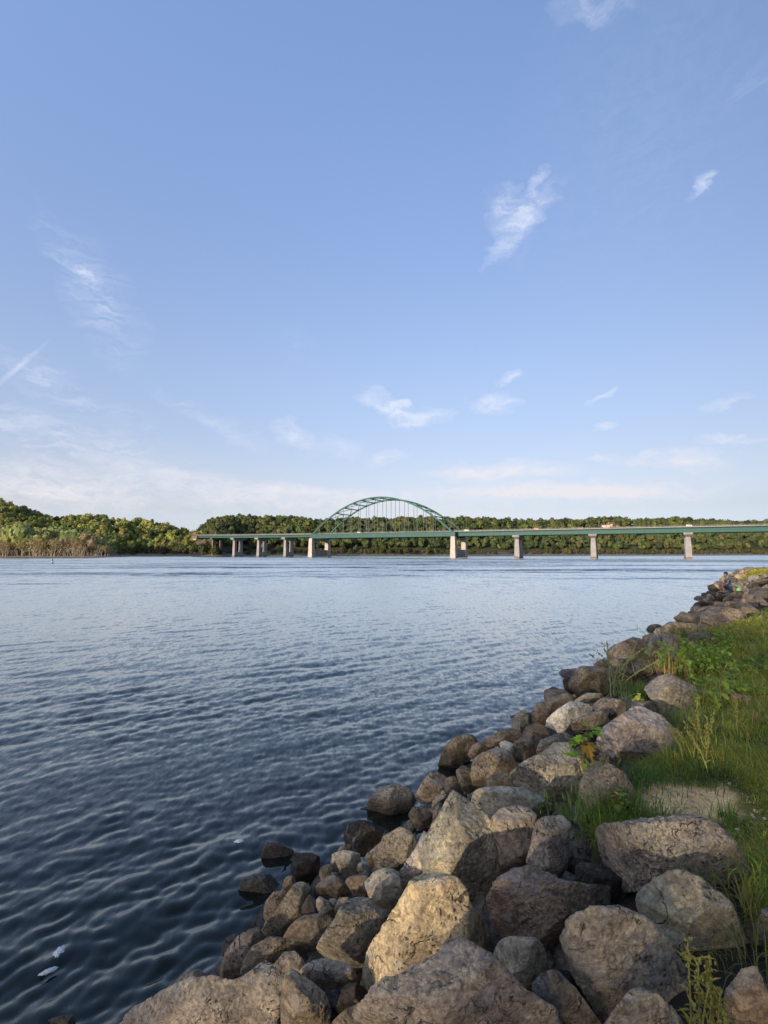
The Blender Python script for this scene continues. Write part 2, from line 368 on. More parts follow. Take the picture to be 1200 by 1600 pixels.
def build_ground():
    xs = np.concatenate([np.arange(-60, -6, 2.), np.arange(-6, 8, .06), np.arange(8, 45, .3), np.arange(45, 160, 3.)])
    ys = np.concatenate([np.arange(-60, 0, 2.), np.arange(0, 9, .06), np.arange(9, 66, .3), np.arange(66, 100, 3.)])
    X, Y = np.meshgrid(xs, ys); P = np.column_stack([X.ravel(), Y.ravel()]); z = ground_z(P)
    V = np.column_stack([P, z]); nx, ny = len(xs), len(ys)
    i = np.arange(nx*ny).reshape(ny, nx); Fc = np.column_stack([i[:-1, :-1].ravel(), i[:-1, 1:].ravel(), i[1:, 1:].ravel(), i[1:, :-1].ravel()])
    pd = poly_dist(P, DIRT); gin = in_poly(P, GP)
    P3 = np.column_stack([P, np.zeros(len(P))])
    dirt = np.clip(.55-pd/.13+fbm(P3*4.5, 4)*1.0, 0, 1)
    soil = np.array([.045, .036, .026]); tan = np.array([.95, .58, .25]); turf = np.array([.075, .085, .03])
    col = np.where(gin[:, None], turf, soil); col = col*(1-dirt[:, None])+tan*dirt[:, None]
    col = col*(1+.3*fbm(P3*2.5, 2)[:, None])
    m, t, n, l, b = mat('bank_soil'); a = n.new('ShaderNodeAttribute'); a.attribute_name = 'tint'
    tc = n.new('ShaderNodeTexCoord'); nz = n.new('ShaderNodeTexNoise'); nz.inputs['Scale'].default_value = 38; nz.inputs['Detail'].default_value = 8; l.new(tc.outputs['Object'], nz.inputs[0])
    q = n.new('ShaderNodeMix'); q.data_type = 'RGBA'; q.blend_type = 'MULTIPLY'; q.inputs[0].default_value = 1
    cr = n.new('ShaderNodeValToRGB'); cr.color_ramp.elements[0].color = (.82, .8, .78, 1); cr.color_ramp.elements[1].color = (1.1, 1.1, 1.1, 1); cr.color_ramp.elements[0].position = .35; cr.color_ramp.elements[1].position = .65
    l.new(nz.outputs[0], cr.inputs[0]); l.new(a.outputs[0], q.inputs[6]); l.new(cr.outputs[0], q.inputs[7]); l.new(q.outputs[2], b.inputs['Base Color'])
    b.inputs['Roughness'].default_value = .95; b.inputs['Specular IOR Level'].default_value = .1
    bp = n.new('ShaderNodeBump'); bp.inputs['Distance'].default_value = .008; l.new(nz.outputs[0], bp.inputs['Height']); l.new(bp.outputs[0], b.inputs['Normal'])
    o = obj('ground', mesh_np('ground', V, Fc, m, True, np.clip(col, .01, 1))); tag(o, kind='structure')
build_ground()

# ------------------------------------------------------------------ water: one sheet with real waves near the bank
def build_water():
    r = [2.4]
    while r[-1] < 62: r.append(r[-1]*1.006)
    while r[-1] < 9000: r.append(r[-1]*1.12)
    r = np.array(r)
    th = np.concatenate([np.arange(-52, 50, .16), np.arange(50, 302, 6.)]); th = np.radians(th)   # azimuth from +Y to +X
    Rr, T = np.meshgrid(r, th, indexing='ij'); X = (Rr*np.sin(T)).ravel(); Y = (Rr*np.cos(T)).ravel(); rr = Rr.ravel()
    z = np.zeros_like(X); sp_ = .006*rr+.006
    g = np.random.default_rng(11)
    # gusts modulate the amplitude in patches
    gust = np.clip(1+.9*fbm(np.column_stack([X*.16, Y*.22, X*0]), 3), .3, 1.9)
    DX = np.zeros_like(X); DY = np.zeros_like(X)
    wob = fbm(np.column_stack([X*.35, Y*.35, X*0+9]), 2)
    for i in range(90):
        lam = .13*(15**(g.random()**1.5)); spread = .60 if lam < .4 else .30
        a = math.atan2(-.80, .60)+g.normal()*spread
        k = 2*math.pi/lam; amp = lam*.0043*(1.15 if lam < .35 else .62 if lam < 1.1 else .5)*g.uniform(.6, 1.3)
        fade = np.clip(lam/sp_/3-.4, 0, 1)
        ph = k*(X*math.cos(a)+Y*math.sin(a))+g.uniform(0, 6.28)+wob*2.2
        z += amp*fade*np.sin(ph); DX -= .8*amp*fade*math.cos(a)*np.cos(ph); DY -= .8*amp*fade*math.sin(a)*np.cos(ph)
    ed = np.clip((60-rr)/25, 0, 1)*np.clip(1.15-rr/45, .45, 1)*gust
    V = np.column_stack([X+DX*ed, Y+DY*ed, z*ed])
    nr, na = len(r), len(th); i = np.arange(nr*na).reshape(nr, na); ii = np.concatenate([i, i[:, :1]], axis=1)
    Fc = np.column_stack([ii[:-1, :-1].ravel(), ii[:-1, 1:].ravel(), ii[1:, 1:].ravel(), ii[1:, :-1].ravel()])[:, ::-1]
    Fc = Fc[:, ::-1]
    m, t, n, l, b = mat('river_water')
    n.remove(b)
    gl = n.new('ShaderNodeBsdfGlossy'); gl.inputs[0].default_value = (1, 1, .955, 1); gl.inputs['Roughness'].default_value = .05
    deep = n.new('ShaderNodeBsdfDiffuse'); deep.inputs[0].default_value = (.010, .014, .010, 1)
    clear = n.new('ShaderNodeBsdfTransparent'); clear.inputs[0].default_value = (.36, .40, .36, 1)
    body = n.new('ShaderNodeMixShader'); body.inputs[0].default_value = .22; l.new(deep.outputs[0], body.inputs[1]); l.new(clear.outputs[0], body.inputs[2])
    fr = n.new('ShaderNodeFresnel'); fr.inputs[0].default_value = 1.33
    mx = n.new('ShaderNodeMixShader'); fb = n.new('ShaderNodeMath'); fb.operation = 'MULTIPLY'; fb.use_clamp = True; fb.inputs[1].default_value = 1.65; l.new(fr.outputs[0], fb.inputs[0]); l.new(fb.outputs[0], mx.inputs[0]); l.new(body.outputs[0], mx.inputs[1]); l.new(gl.outputs[0], mx.inputs[2])
    l.new(mx.outputs[0], n['Material Output'].inputs[0])
    ge = n.new('ShaderNodeNewGeometry'); 
    def noise(rot, sc, scale, det=4, rough=.6):
        mp = n.new('ShaderNodeMapping'); mp.inputs['Rotation'].default_value = (0, 0, rot); mp.inputs['Scale'].default_value = sc; l.new(ge.outputs['Position'], mp.inputs[0])
        x = n.new('ShaderNodeTexNoise'); x.inputs['Scale'].default_value = scale; x.inputs['Detail'].default_value = det; x.inputs['Roughness'].default_value = rough; l.new(mp.outputs[0], x.inputs[0]); return x
    def vm(op, a, c):
        q = n.new('ShaderNodeVectorMath'); q.operation = op
        for i_, v in enumerate((a, c)):
            if isinstance(v, tuple): q.inputs[i_].default_value = v
            elif q.inputs[i_].type == 'VECTOR': l.new(v, q.inputs[i_])
        return q
    def mm(op, a, c=None):
        q = n.new('ShaderNodeMath'); q.operation = op
        for i_, v in enumerate((a, c)):
            if v is None: continue
            if isinstance(v, (int, float)): q.inputs[i_].default_value = v
            else: l.new(v, q.inputs[i_])
        return q.outputs[0]
    # slopes added straight to the normal so that far water keeps its roughness
    n1 = noise(R(-50), (1.6, .6, 1), 3.2, 5, .65); n2 = noise(R(-20), (1.0, .45, 1), .55, 4, .6)
    s1 = vm('MULTIPLY', vm('SUBTRACT', n1.outputs['Color'], (.5, .5, .5)).outputs[0], (.48, .48, 0)).outputs[0]
    s2 = vm('MULTIPLY', vm('SUBTRACT', n2.outputs['Color'], (.5, .5, .5)).outputs[0], (.44, .44, 0)).outputs[0]
    n0 = noise(R(-60), (1.5, .7, 1), 11, 4, .6); s0 = vm('MULTIPLY', vm('SUBTRACT', n0.outputs['Color'], (.5, .5, .5)).outputs[0], (.28, .28, 0)).outputs[0]
    n4 = noise(R(9), (.055, .26, 1), 1.0, 6, .7); s4 = vm('MULTIPLY', vm('SUBTRACT', n4.outputs['Color'], (.5, .5, .5)).outputs[0], (0, 3.6, 0)).outputs[0]
    ln = n.new('ShaderNodeVectorMath'); ln.operation = 'LENGTH'; l.new(ge.outputs['Position'], ln.inputs[0])
    far = n.new('ShaderNodeMapRange'); l.new(ln.outputs['Value'], far.inputs[0])
    far.inputs[1].default_value = 5; far.inputs[2].default_value = 120; far.inputs[3].default_value = .1; far.inputs[4].default_value = 1.3
    # eddy band: rougher and smoother patches far out on the river
    pt = noise(R(8), (.006, .045, 1), 1.6, 5, .62)
    pr = n.new('ShaderNodeMapRange'); pr.interpolation_type = 'SMOOTHSTEP'; l.new(pt.outputs['Fac'], pr.inputs[0])
    pr.inputs[1].default_value = .44; pr.inputs[2].default_value = .60; pr.inputs[3].default_value = .8; pr.inputs[4].default_value = 2.4
    dn = n.new('ShaderNodeMapRange'); dn.interpolation_type = 'SMOOTHSTEP'; l.new(ln.outputs['Value'], dn.inputs[0])
    dn.inputs[1].default_value = 55; dn.inputs[2].default_value = 95
    patch = mm('ADD', mm('MULTIPLY', mm('SUBTRACT', pr.outputs[0], 1.0), dn.outputs[0]), 1.0)
    sc1 = n.new('ShaderNodeVectorMath'); sc1.operation = 'SCALE'; l.new(s1, sc1.inputs[0]); l.new(mm('MULTIPLY', mm('ADD', far.outputs[0], .35), patch), sc1.inputs['Scale'])
    sc2 = n.new('ShaderNodeVectorMath'); sc2.operation = 'SCALE'; l.new(s2, sc2.inputs[0]); l.new(mm('MULTIPLY', far.outputs[0], patch), sc2.inputs['Scale'])
    df = n.new('ShaderNodeMapRange'); df.interpolation_type = 'SMOOTHSTEP'; l.new(ln.outputs['Value'], df.inputs[0]); df.inputs[1].default_value = 190; df.inputs[2].default_value = 330; df.inputs[3].default_value = 1; df.inputs[4].default_value = .12
    sc4 = n.new('ShaderNodeVectorMath'); sc4.operation = 'SCALE'; l.new(s4, sc4.inputs[0]); l.new(mm('MULTIPLY', mm('MULTIPLY', dn.outputs[0], df.outputs[0]), mm('MAXIMUM', mm('SUBTRACT', pr.outputs[0], .8), 0.0)), sc4.inputs['Scale'])
    nn = n.new('ShaderNodeVectorMath'); nn.operation = 'NORMALIZE'
    l.new(vm('ADD', vm('ADD', vm('ADD', vm('ADD', ge.outputs['Normal'], s0).outputs[0], sc4.outputs[0]).outputs[0], sc1.outputs[0]).outputs[0], sc2.outputs[0]).outputs[0], nn.inputs[0])
    # keep facets that would mirror below the horizon turned up towards the sky: flip their tilt along the view
    inc = ge.outputs['Incoming']
    dt = n.new('ShaderNodeVectorMath'); dt.operation = 'DOT_PRODUCT'; l.new(nn.outputs[0], dt.inputs[0]); l.new(inc, dt.inputs[1])
    sN = n.new('ShaderNodeSeparateXYZ'); l.new(nn.outputs[0], sN.inputs[0]); sI = n.new('ShaderNodeSeparateXYZ'); l.new(inc, sI.inputs[0])
    rz = mm('SUBTRACT', mm('MULTIPLY', mm('MULTIPLY', dt.outputs['Value'], sN.outputs[2]), 2.0), sI.outputs[2])
    need = mm('MULTIPLY', mm('MAXIMUM', mm('SUBTRACT', .13, rz), 0.0), .75)
    hz = n.new('ShaderNodeVectorMath'); hz.operation = 'MULTIPLY'; l.new(inc, hz.inputs[0]); hz.inputs[1].default_value = (1, 1, 0)
    hs = n.new('ShaderNodeVectorMath'); hs.operation = 'SCALE'; l.new(hz.outputs[0], hs.inputs[0]); l.new(need, hs.inputs['Scale'])
    n3 = n.new('ShaderNodeVectorMath'); n3.operation = 'NORMALIZE'; l.new(vm('ADD', nn.outputs[0], hs.outputs[0]).outputs[0], n3.inputs[0]); nn = n3
    l.new(nn.outputs[0], gl.inputs['Normal']); l.new(nn.outputs[0], fr.inputs['Normal'])
    o = obj('water', mesh_np('water', V, Fc, m, True)); tag(o, kind='structure')
    # river bed below everything
    bm_, t2, n2_, l2, b2 = mat('river_bed'); b2.inputs['Base Color'].default_value = (.05, .045, .03, 1); b2.inputs['Roughness'].default_value = 1
    bed = obj('river_bed', mesh_np('river_bed', np.array([(-9000,-9000,-3.6),(9000,-9000,-3.6),(9000,9000,-3.6),(-9000,9000,-3.6)], float), np.array([[0,1,2,3]]), bm_)); tag(bed, kind='structure')
build_water()

# ------------------------------------------------------------------ boulders
TONE = dict(T=(.335,.285,.215), B=(.255,.21,.16), G=(.30,.272,.235), P=(.40,.36,.30), D=(.165,.147,.124), Y=(.58,.485,.325), W=(.62,.58,.52), K=(.042,.037,.032))  # K: near-black for wet and dark rocks, and shade coloured into gap stones
def rock_shape(dirs, Rfun, T, seed, size, amp=1.0, nf=15, axes=None):
    g = np.random.default_rng(seed)
    a, b_, c = dirs[:, 0], dirs[:, 1], dirs[:, 2]; s = np.sqrt(a*a+b_*b_)+1e-9; th = np.arctan2(b_, a)
    p = 6.0; r0 = ((s/Rfun(th))**p+(np.abs(c)/T)**p)**(-1/p)
    tt = np.linspace(-math.pi, math.pi, 90); RR = Rfun(tt)
    P2 = 90.; acc = (1/r0)**P2
    # blocky limestone: mostly flat broken faces from a few rough right-angled fracture sets
    def cut(v, fr, acc):
        v = v/np.linalg.norm(v); hs = np.max(RR*(v[0]*np.cos(tt)+v[1]*np.sin(tt))); d = max(.95*hs, (hs+T*abs(v[2]))*fr)
        return acc+(np.maximum(v[0]*a+v[1]*b_+v[2]*c, 1e-4)/d)**P2
    if axes is not None:    # bedding plane on top, two broken faces towards the river and the path
        up, fx, fy = axes
        yaw = g.uniform(-.5, .5); spl = g.uniform(.55, 1.0)
        f = lambda an: math.cos(an)*fy+math.sin(an)*fx
        acc = cut(up+.30*g.uniform(-1, 1)*fx+.25*g.uniform(-.4, 1)*fy, g.uniform(.42, .54), acc)
        acc = cut(f(yaw-spl)+.12*g.uniform(-1, 1)*up, g.uniform(.47, .60), acc)
        acc = cut(f(yaw+spl)+.12*g.uniform(-1, 1)*up, g.uniform(.47, .60), acc)
        if g.random() < .6: acc = cut(f(yaw)+.8*up, g.uniform(.62, .72), acc)
    for k in range(3 if axes is None else 1):
        q0 = g.normal(size=(3, 3)); Q, _ = np.linalg.qr(q0); Q = Q+g.normal(size=(3, 3))*.12
        for sg in (1, -1):
            for v in Q:
                v = sg*v/np.linalg.norm(v); nx, ny, cz = v
                hs = np.max(RR*(nx*np.cos(tt)+ny*np.sin(tt))); lo, hi = ((.48, .72) if axes is None else (.66, .85))
                full = hs+T*abs(cz)
                d = max(.955*hs, full*g.uniform(lo, hi))
                acc = acc+(np.maximum(nx*a+ny*b_+cz*c, 1e-4)/d)**P2
    r = acc**(-1/P2)
    # many small broken chips that leave flat scars and crisp arrises
    nd = g.normal(size=(14, 3))*[1, 1, 1.1]; nd[:, 2] = np.abs(nd[:, 2])*np.where(g.random(len(nd)) < .85, 1, -1)
    for v in nd:
        v = v/np.linalg.norm(v); q = dirs@v; d = (r*q).max()*(g.uniform(.62, .86) if abs(v[2]) > .45 else g.uniform(.88, .97)); r = np.where(q > .1, np.minimum(r, d/np.maximum(q, .1)), r)
    o = g.uniform(0, 50, 3); P = dirs*r[:, None]
    f1 = 2.2/size
    r = r*(1+.022*amp*fbm(P*f1+o, 3, .5)) - amp*size*(.024*np.maximum(0, fbm(P*f1*2.1+o+9, 3, .5, True)-.35)*1.0) + amp*size*.02*fbm(P*f1*6+o+3, 4, .6)
    return dirs*r[:, None]
def star(poly):
    poly = np.array(poly, float); x, y = poly[:, 0], poly[:, 1]; x2, y2 = np.roll(x, -1), np.roll(y, -1)
    cr = x*y2-x2*y; A = cr.sum()/2; cx = ((x+x2)*cr).sum()/(6*A); cy = ((y+y2)*cr).sum()/(6*A)
    q = poly-[cx, cy]; n = 180; th = np.linspace(-math.pi, math.pi, n, endpoint=False); out = np.zeros(n)
    for i in range(len(q)):
        p0, p1 = q[i], q[(i+1) % len(q)]; e = p1-p0
        dx, dy = np.cos(th), np.sin(th); den = dx*e[1]-dy*e[0]
        with np.errstate(divide='ignore', invalid='ignore'):
            t = (p0[0]*e[1]-p0[1]*e[0])/den; u = (p0[0]*dy-p0[1]*dx)/den
        ok = (t > 0) & (u >= -1e-6) & (u <= 1+1e-6); out = np.where(ok, np.maximum(out, t), out)
    out = np.maximum(out, .15*out.max()); 
    for _ in range(1): out = .25*np.roll(out, 1)+.5*out+.25*np.roll(out, -1)
    thp = np.concatenate([th, [math.pi]]); outp = np.concatenate([out, out[:1]])
    return cx, cy, abs(A), (lambda t: np.interp(t, thp, outp))
CROP = dict(A=(300,1250,3), B=(550,1150,3), C=(50,1400,3), D=(650,1000,4), G=(850,950,3.4286), H=(850,1200,3.4286), F=(1050,870,8), I=(1000,930,6))
ROCKS = []
HERO_MASK = []
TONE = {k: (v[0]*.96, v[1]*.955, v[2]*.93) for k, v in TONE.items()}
def hero(crop, tone, label, pts, thick=.95, lift=0.0, amp=1.0, near=0.0, name='boulder'):
    ox, oy, s = CROP[crop]; pts = [(ox+x/s, oy+y/s) for x, y in pts]
    cx, cy, A, rf = star([(x, -y) for x, y in pts]); cy = -cy
    C = hit_bank(cx, cy, .04+lift)
    dv = C-CAM; dep = dv@AXF; dep -= near; C = CAM+dv*(dep/(dv@AXF)); k = dep/F
    rp = math.sqrt(A/math.pi); size = rp*k; T = thick*size
    lev = 6 if rp > 42 else 5 if rp > 18 else 4
    dirs, fc = ico(lev); seed = int(cx*31+cy*17)
    w = -dv/np.linalg.norm(dv); loc_ = lambda q: np.array([q@AXR, q@AXU, q@w])
    fwd = np.array([w[0], w[1], 0]); fwd /= np.linalg.norm(fwd); sdw = np.array([-fwd[1], fwd[0], 0])
    V = rock_shape(dirs, lambda t: rf(t)*k*1.12, T, seed, size, amp, 15, (loc_(np.array([0, 0, 1.])), loc_(sdw), loc_(fwd)))
    w = -dv/np.linalg.norm(dv); r_ = np.cross([0, 0, 1.], w); r_ /= np.linalg.norm(r_); u_ = np.cross(w, r_)
    # keep the traced outline exact on the image plane: right/up of the camera, depth along the line of sight
    V = V[:, :1]*AXR+V[:, 1:2]*AXU+V[:, 2:]*w
    o = obj(name, mesh_np(name, V, fc, M_ROCK, True), None, C)
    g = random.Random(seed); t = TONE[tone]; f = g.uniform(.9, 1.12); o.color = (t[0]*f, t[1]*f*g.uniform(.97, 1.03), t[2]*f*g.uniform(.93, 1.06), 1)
    tag(o, label, 'rock', 'rocks of the riprap bank'); ROCKS.append(o); HERO_MASK.append(np.array(pts))
    return o
S_ = 'stone'
hero('A','B','brown block sitting in the water with a dark wet foot, farthest out',[(325,285),(345,212),(380,192),(440,218),(470,240),(478,300),(440,352),(370,355),(330,335)])
hero('A','K','squat dark wet block beside the brown block at the water',[(468,280),(490,252),(560,255),(592,272),(592,370),(560,405),(500,395),(465,350)])
hero('A','G','blue-grey leaning slab with its lower end in the river',[(178,545),(200,480),(240,375),(290,355),(370,357),(412,375),(402,420),(340,480),(260,532),(205,565)])
hero('A','P','small pale flat-topped stone beside a dark gap near the water',[(657,290),(665,255),(720,237),(780,250),(787,290),(770,345),(700,350),(660,322)],name=S_)
hero('A','D','dark stone under the small pale flat-topped stone',[(650,340),(745,345),(735,385),(680,390)],name=S_)
hero('A','B','round brown stone below the small pale flat-topped one',[(580,412),(620,372),(660,353),(712,383),(742,420),(732,458),(680,465),(620,462),(590,437)],name=S_)
hero('A','B','brown lump wedged left of the grey knobbly stone in the rubble',[(722,385),(740,358),(822,358),(832,400),(822,455),(760,445)],name=S_)
hero('A','B','small upright stone behind the large tan wedge',[(420,430),(437,365),(465,353),(490,388),(480,430),(440,440)],name=S_)
hero('A','B','brown stone leaning left behind the large tan wedge',[(335,535),(350,478),(380,438),(440,425),(440,480),(400,540),(350,575)],name=S_)
hero('A','T','large tan wedge with a flat sloping face near the waterline',[(318,645),(340,580),(400,515),(440,455),(480,400),(520,398),(560,440),(540,505),(490,585),(452,648),(400,668),(335,680)])
hero('A','D','narrow dark stone right of the large tan wedge',[(515,505),(550,447),(577,470),(580,545),(520,552)],name=S_)
hero('A','B','dark brown rounded boulder below the pale thin shard',[(433,652),(470,590),(520,548),(600,538),(655,548),(660,595),(625,655),(580,695),(500,725),(450,695)])
hero('A','P','pale thin shard pointing up among dark stones',[(578,482),(600,455),(640,478),(688,540),(672,555),(600,535)],name=S_)
hero('A','T','small tan pebble-like stone above the pale thin shard',[(632,490),(648,464),(672,462),(684,480),(670,512),(648,512)],name=S_)
hero('A','G','small grey stone right of the tan pebble-like stone',[(668,510),(690,460),(735,458),(745,492),(712,535),(680,535)],name=S_)
hero('A','G','broad grey-brown boulder with streaked face left of the yellow boulder',[(595,685),(620,640),(680,560),(710,500),(760,463),(830,473),(872,530),(903,592),(885,635),(840,690),(800,770),(700,780),(620,745)])
hero('A','B','dark brown ridge of rock dipping into the water at the left end',[(133,795),(160,720),(210,650),(260,618),(315,600),(335,660),(280,735),(235,805),(200,862),(140,845)])
hero('A','T','rounded tan boulder right of the dark brown ridge by the water',[(215,860),(240,760),(290,690),(370,643),(422,650),(465,700),(420,750),(340,800),(260,865)])
hero('A','G','low grey boulder behind the upright brown rock at the bottom',[(375,790),(430,718),(480,710),(525,760),(530,800),(440,820)],name=S_)
hero('A','G','grey boulder with a pale flat top and brown side left of the yellow boulder',[(495,815),(560,760),(640,743),(720,768),(765,830),(750,885),(640,925),(580,885)])
hero('A','B','upright brown rock next to the wide pale ledge at the bottom edge',[(423,945),(440,830),(470,798),(512,828),(570,870),(622,920),(645,990),(630,1090),(430,1090)])
hero('A','K','stone coloured dark as shade, tucked under the yellow boulder',[(635,905),(760,855),(845,905),(830,965),(700,1005),(650,985)],near=-.15,name=S_)
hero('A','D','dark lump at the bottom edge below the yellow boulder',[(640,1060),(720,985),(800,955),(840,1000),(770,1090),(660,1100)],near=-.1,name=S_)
hero('A','D','small dark stone left of the brown block in the water',[(298,332),(303,290),(325,280),(335,340),(317,355)],name=S_)
hero('A','P','tiny pale cube-like stone in the gap',[(773,320),(785,290),(807,298),(802,337),(780,338)],name=S_)
hero('A','T','tiny upright tan chip above the rubble',[(810,270),(825,243),(847,270),(860,300),(850,325),(828,312)],name=S_)
hero('A','D','dark wet stone half sunk beside the pale flat-topped stone',[(595,345),(615,310),(655,300),(665,330),(668,375),(610,385)],name=S_)
hero('A','D','black wet stone in the gap above the rubble',[(678,250),(700,215),(740,210),(748,240),(700,255)],name=S_)
hero('C','P','wide pale ledge of grey and tan limestone at the bottom left',[(380,620),(470,540),(560,500),(600,462),(650,440),(740,400),(850,395),(930,412),(1000,392),(1060,320),(1130,328),(1192,368),(1200,450),(1180,600),(1185,720),(380,720)],thick=.6,lift=-.1)
hero('C','T','tan knob at the top end of the wide pale ledge',[(555,520),(600,462),(650,425),(700,375),(752,347),(795,352),(850,392),(800,450),(700,500),(620,540)],near=-.03)
hero('C','T','rounded stone tip in the bottom left corner',[(40,610),(100,577),(180,560),(235,600),(240,680),(40,680)],name=S_)
hero('C','B','flat stone lying under the water at the lower left',[(478,480),(510,425),(580,402),(625,430),(605,475),(545,515),(500,530)],lift=-.1,name=S_)
hero('B','P','pale rounded block above a black gap at the waterline',[(60,362),(85,300),(130,243),(200,233),(262,253),(293,300),(272,345),(220,405),(160,438),(110,427),(68,398)])
hero('B','K','black wet boulder under the pale rounded block',[(-35,425),(0,402),(60,398),(125,425),(165,440),(140,520),(60,560),(0,550),(-30,500)],near=-.1)
hero('B','D','dark wet stone reaching into the river behind the pale rounded block',[(-5,400),(18,350),(90,325),(75,400),(30,415)],name=S_)
hero('B','B','stubby brown stone between the pale rounded block and the peaked boulder',[(268,372),(290,333),(330,328),(372,363),(374,402),(332,438),(290,422)],name=S_)
hero('B','G','tiny grey pointed stone below the stubby brown one',[(258,405),(273,390),(300,438),(293,460),(260,445)],name=S_)
hero('B','T','cut-looking tan boulder with a flat top left of the peaked boulder',[(92,542),(140,500),(158,450),(200,423),(250,443),(292,478),(304,512),(272,574),(212,625),(130,635),(98,592)])
hero('B','G','grey knobbly stone left of the yellow boulder',[(63,692),(110,638),(160,623),(212,638),(222,700),(245,765),(205,810),(140,800),(88,755)])
hero('B','P','tall peaked boulder with streaked sides, largest in the middle of the bank',[(345,430),(365,368),(410,298),(460,273),(522,276),(562,310),(612,380),(662,440),(712,530),(724,572),(702,652),(672,722),(622,805),(560,800),(480,760),(390,700),(345,620),(335,520)],thick=.8,near=.05)
hero('B','P','pale streaked shoulder of rock at the left foot of the peaked boulder',[(202,685),(238,618),(300,528),(345,430),(380,500),(385,620),(340,660),(285,700),(240,740)])
hero('B','G','thin grey stone behind the peaked boulder',[(368,330),(388,282),(430,252),(446,275),(405,310),(378,345)],name=S_)
hero('B','P','long smooth loaf-shaped boulder behind the peaked boulder',[(555,292),(580,250),(640,237),(760,240),(850,270),(900,308),(955,350),(965,385),(880,392),(820,365),(720,370),(655,400),(605,378),(570,325)])
hero('B','T','upright tan boulder right of the peaked boulder',[(652,402),(700,350),(750,327),(820,333),(857,380),(852,450),(862,500),(830,540),(805,620),(745,655),(705,645),(690,520)])
hero('B','G','square-topped grey block left of the long dark slab',[(822,590),(848,500),(850,420),(900,393),(990,380),(1018,420),(1005,480),(1003,600),(970,665),(885,660),(820,625)])
hero('B','B','dark pitted boulder full of holes right of the yellow boulder',[(637,742),(680,680),(760,640),(840,624),(900,648),(980,688),(1080,708),(1160,704),(1232,730),(1248,770),(1203,832),(1080,840),(1015,880),(1000,965),(900,970),(712,935),(688,862)],amp=1.3)
hero('B','Y','large yellow-ochre boulder, brightest on the bank',[(13,1142),(60,1030),(150,918),(240,768),(290,688),(340,653),(402,648),(472,690),(522,750),(527,800),(582,860),(622,920),(628,1030),(580,1080),(480,1080),(360,1130),(200,1190),(100,1205),(38,1192)],thick=.75,amp=.8)
hero('B','P','big blotched tan and black foreground boulder at the bottom edge',[(0,1380),(60,1268),(150,1178),(280,1118),(388,1060),(438,1000),(495,967),(562,1000),(642,1050),(702,1120),(780,1200),(850,1240),(920,1290),(1030,1360),(1030,1480),(0,1480)],thick=.7,near=.15,amp=1.3)
hero('B','T','yellowish-grey block between the yellow boulder and the pitted boulders',[(643,1022),(670,958),(760,948),(862,958),(908,1000),(898,1062),(855,1135),(835,1230),(780,1240),(705,1130),(658,1072)])
hero('B','D','dark slanting slab with a pale edge right of the foreground boulder',[(855,1135),(902,1075),(960,1108),(1050,1200),(1155,1342),(1175,1420),(1050,1430),(920,1320),(865,1250)])
hero('H','G','long dark slab with an overhanging front below the grass',[(125,340),(165,298),(260,308),(450,308),(560,288),(680,273),(800,268),(872,288),(942,350),(1002,440),(1082,620),(1062,685),(1000,745),(880,725),(700,640),(560,640),(440,650),(330,600),(230,560),(160,480)],thick=.8,amp=1.2,lift=.05)
hero('H','K','block coloured black as shade beneath the long dark slab',[(150,500),(260,520),(420,560),(600,600),(620,680),(470,770),(380,760),(280,690),(190,640)],near=-.25)
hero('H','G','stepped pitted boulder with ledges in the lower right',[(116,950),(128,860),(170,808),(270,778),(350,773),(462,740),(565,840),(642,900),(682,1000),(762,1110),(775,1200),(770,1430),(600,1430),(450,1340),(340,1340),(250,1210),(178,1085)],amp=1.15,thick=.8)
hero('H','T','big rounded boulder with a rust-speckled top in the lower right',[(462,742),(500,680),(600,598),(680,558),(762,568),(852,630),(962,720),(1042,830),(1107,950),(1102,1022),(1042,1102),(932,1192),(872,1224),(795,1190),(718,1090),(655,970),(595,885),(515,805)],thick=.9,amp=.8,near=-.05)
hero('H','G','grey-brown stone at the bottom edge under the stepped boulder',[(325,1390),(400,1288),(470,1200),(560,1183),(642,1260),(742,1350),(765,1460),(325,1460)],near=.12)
hero('H','K','stone coloured black as shadow in the gap beside the stepped boulder',[(30,1070),(100,1060),(165,1115),(255,1225),(325,1370),(260,1400),(150,1250)],near=-.2)
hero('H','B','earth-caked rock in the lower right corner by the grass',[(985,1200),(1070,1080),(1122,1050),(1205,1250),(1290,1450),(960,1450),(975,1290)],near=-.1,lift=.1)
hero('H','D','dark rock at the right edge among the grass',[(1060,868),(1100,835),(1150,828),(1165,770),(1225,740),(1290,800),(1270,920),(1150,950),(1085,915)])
hero('H','K','stone coloured dark as shade behind the earth-caked corner rock',[(1075,900),(1180,915),(1260,960),(1240,1060),(1130,1060),(1090,1010)],near=-.3,name=S_)
hero('G','T','tilted grey-green boulder with grass at its foot beside the black gap',[(170,1135),(180,1000),(240,868),(282,833),(342,850),(422,900),(482,1000),(500,1100),(420,1160),(250,1170)])
hero('G','P','large flat-faced tan boulder at the edge of the grass',[(296,690),(340,640),(430,580),(490,540),(560,527),(612,560),(652,620),(702,670),(750,730),(742,757),(652,782),(560,802),(480,832),(410,857),(378,800),(308,742)],amp=.8)
hero('G','G','ridged boulder split by a pale edge, under the weeds',[(500,412),(560,380),(680,360),(732,390),(822,440),(872,510),(862,572),(780,602),(690,612),(650,562),(600,502),(555,445)])
hero('G','G','long grey slab behind the white-topped stone',[(235,495),(300,478),(400,493),(443,520),(425,575),(382,605),(310,575),(268,535)])
hero('G','D','shaded stone between the ridged boulder and the flat-faced tan boulder',[(440,545),(490,500),(600,500),(665,560),(680,605),(620,570),(560,530),(480,545)],near=-.1,name=S_)
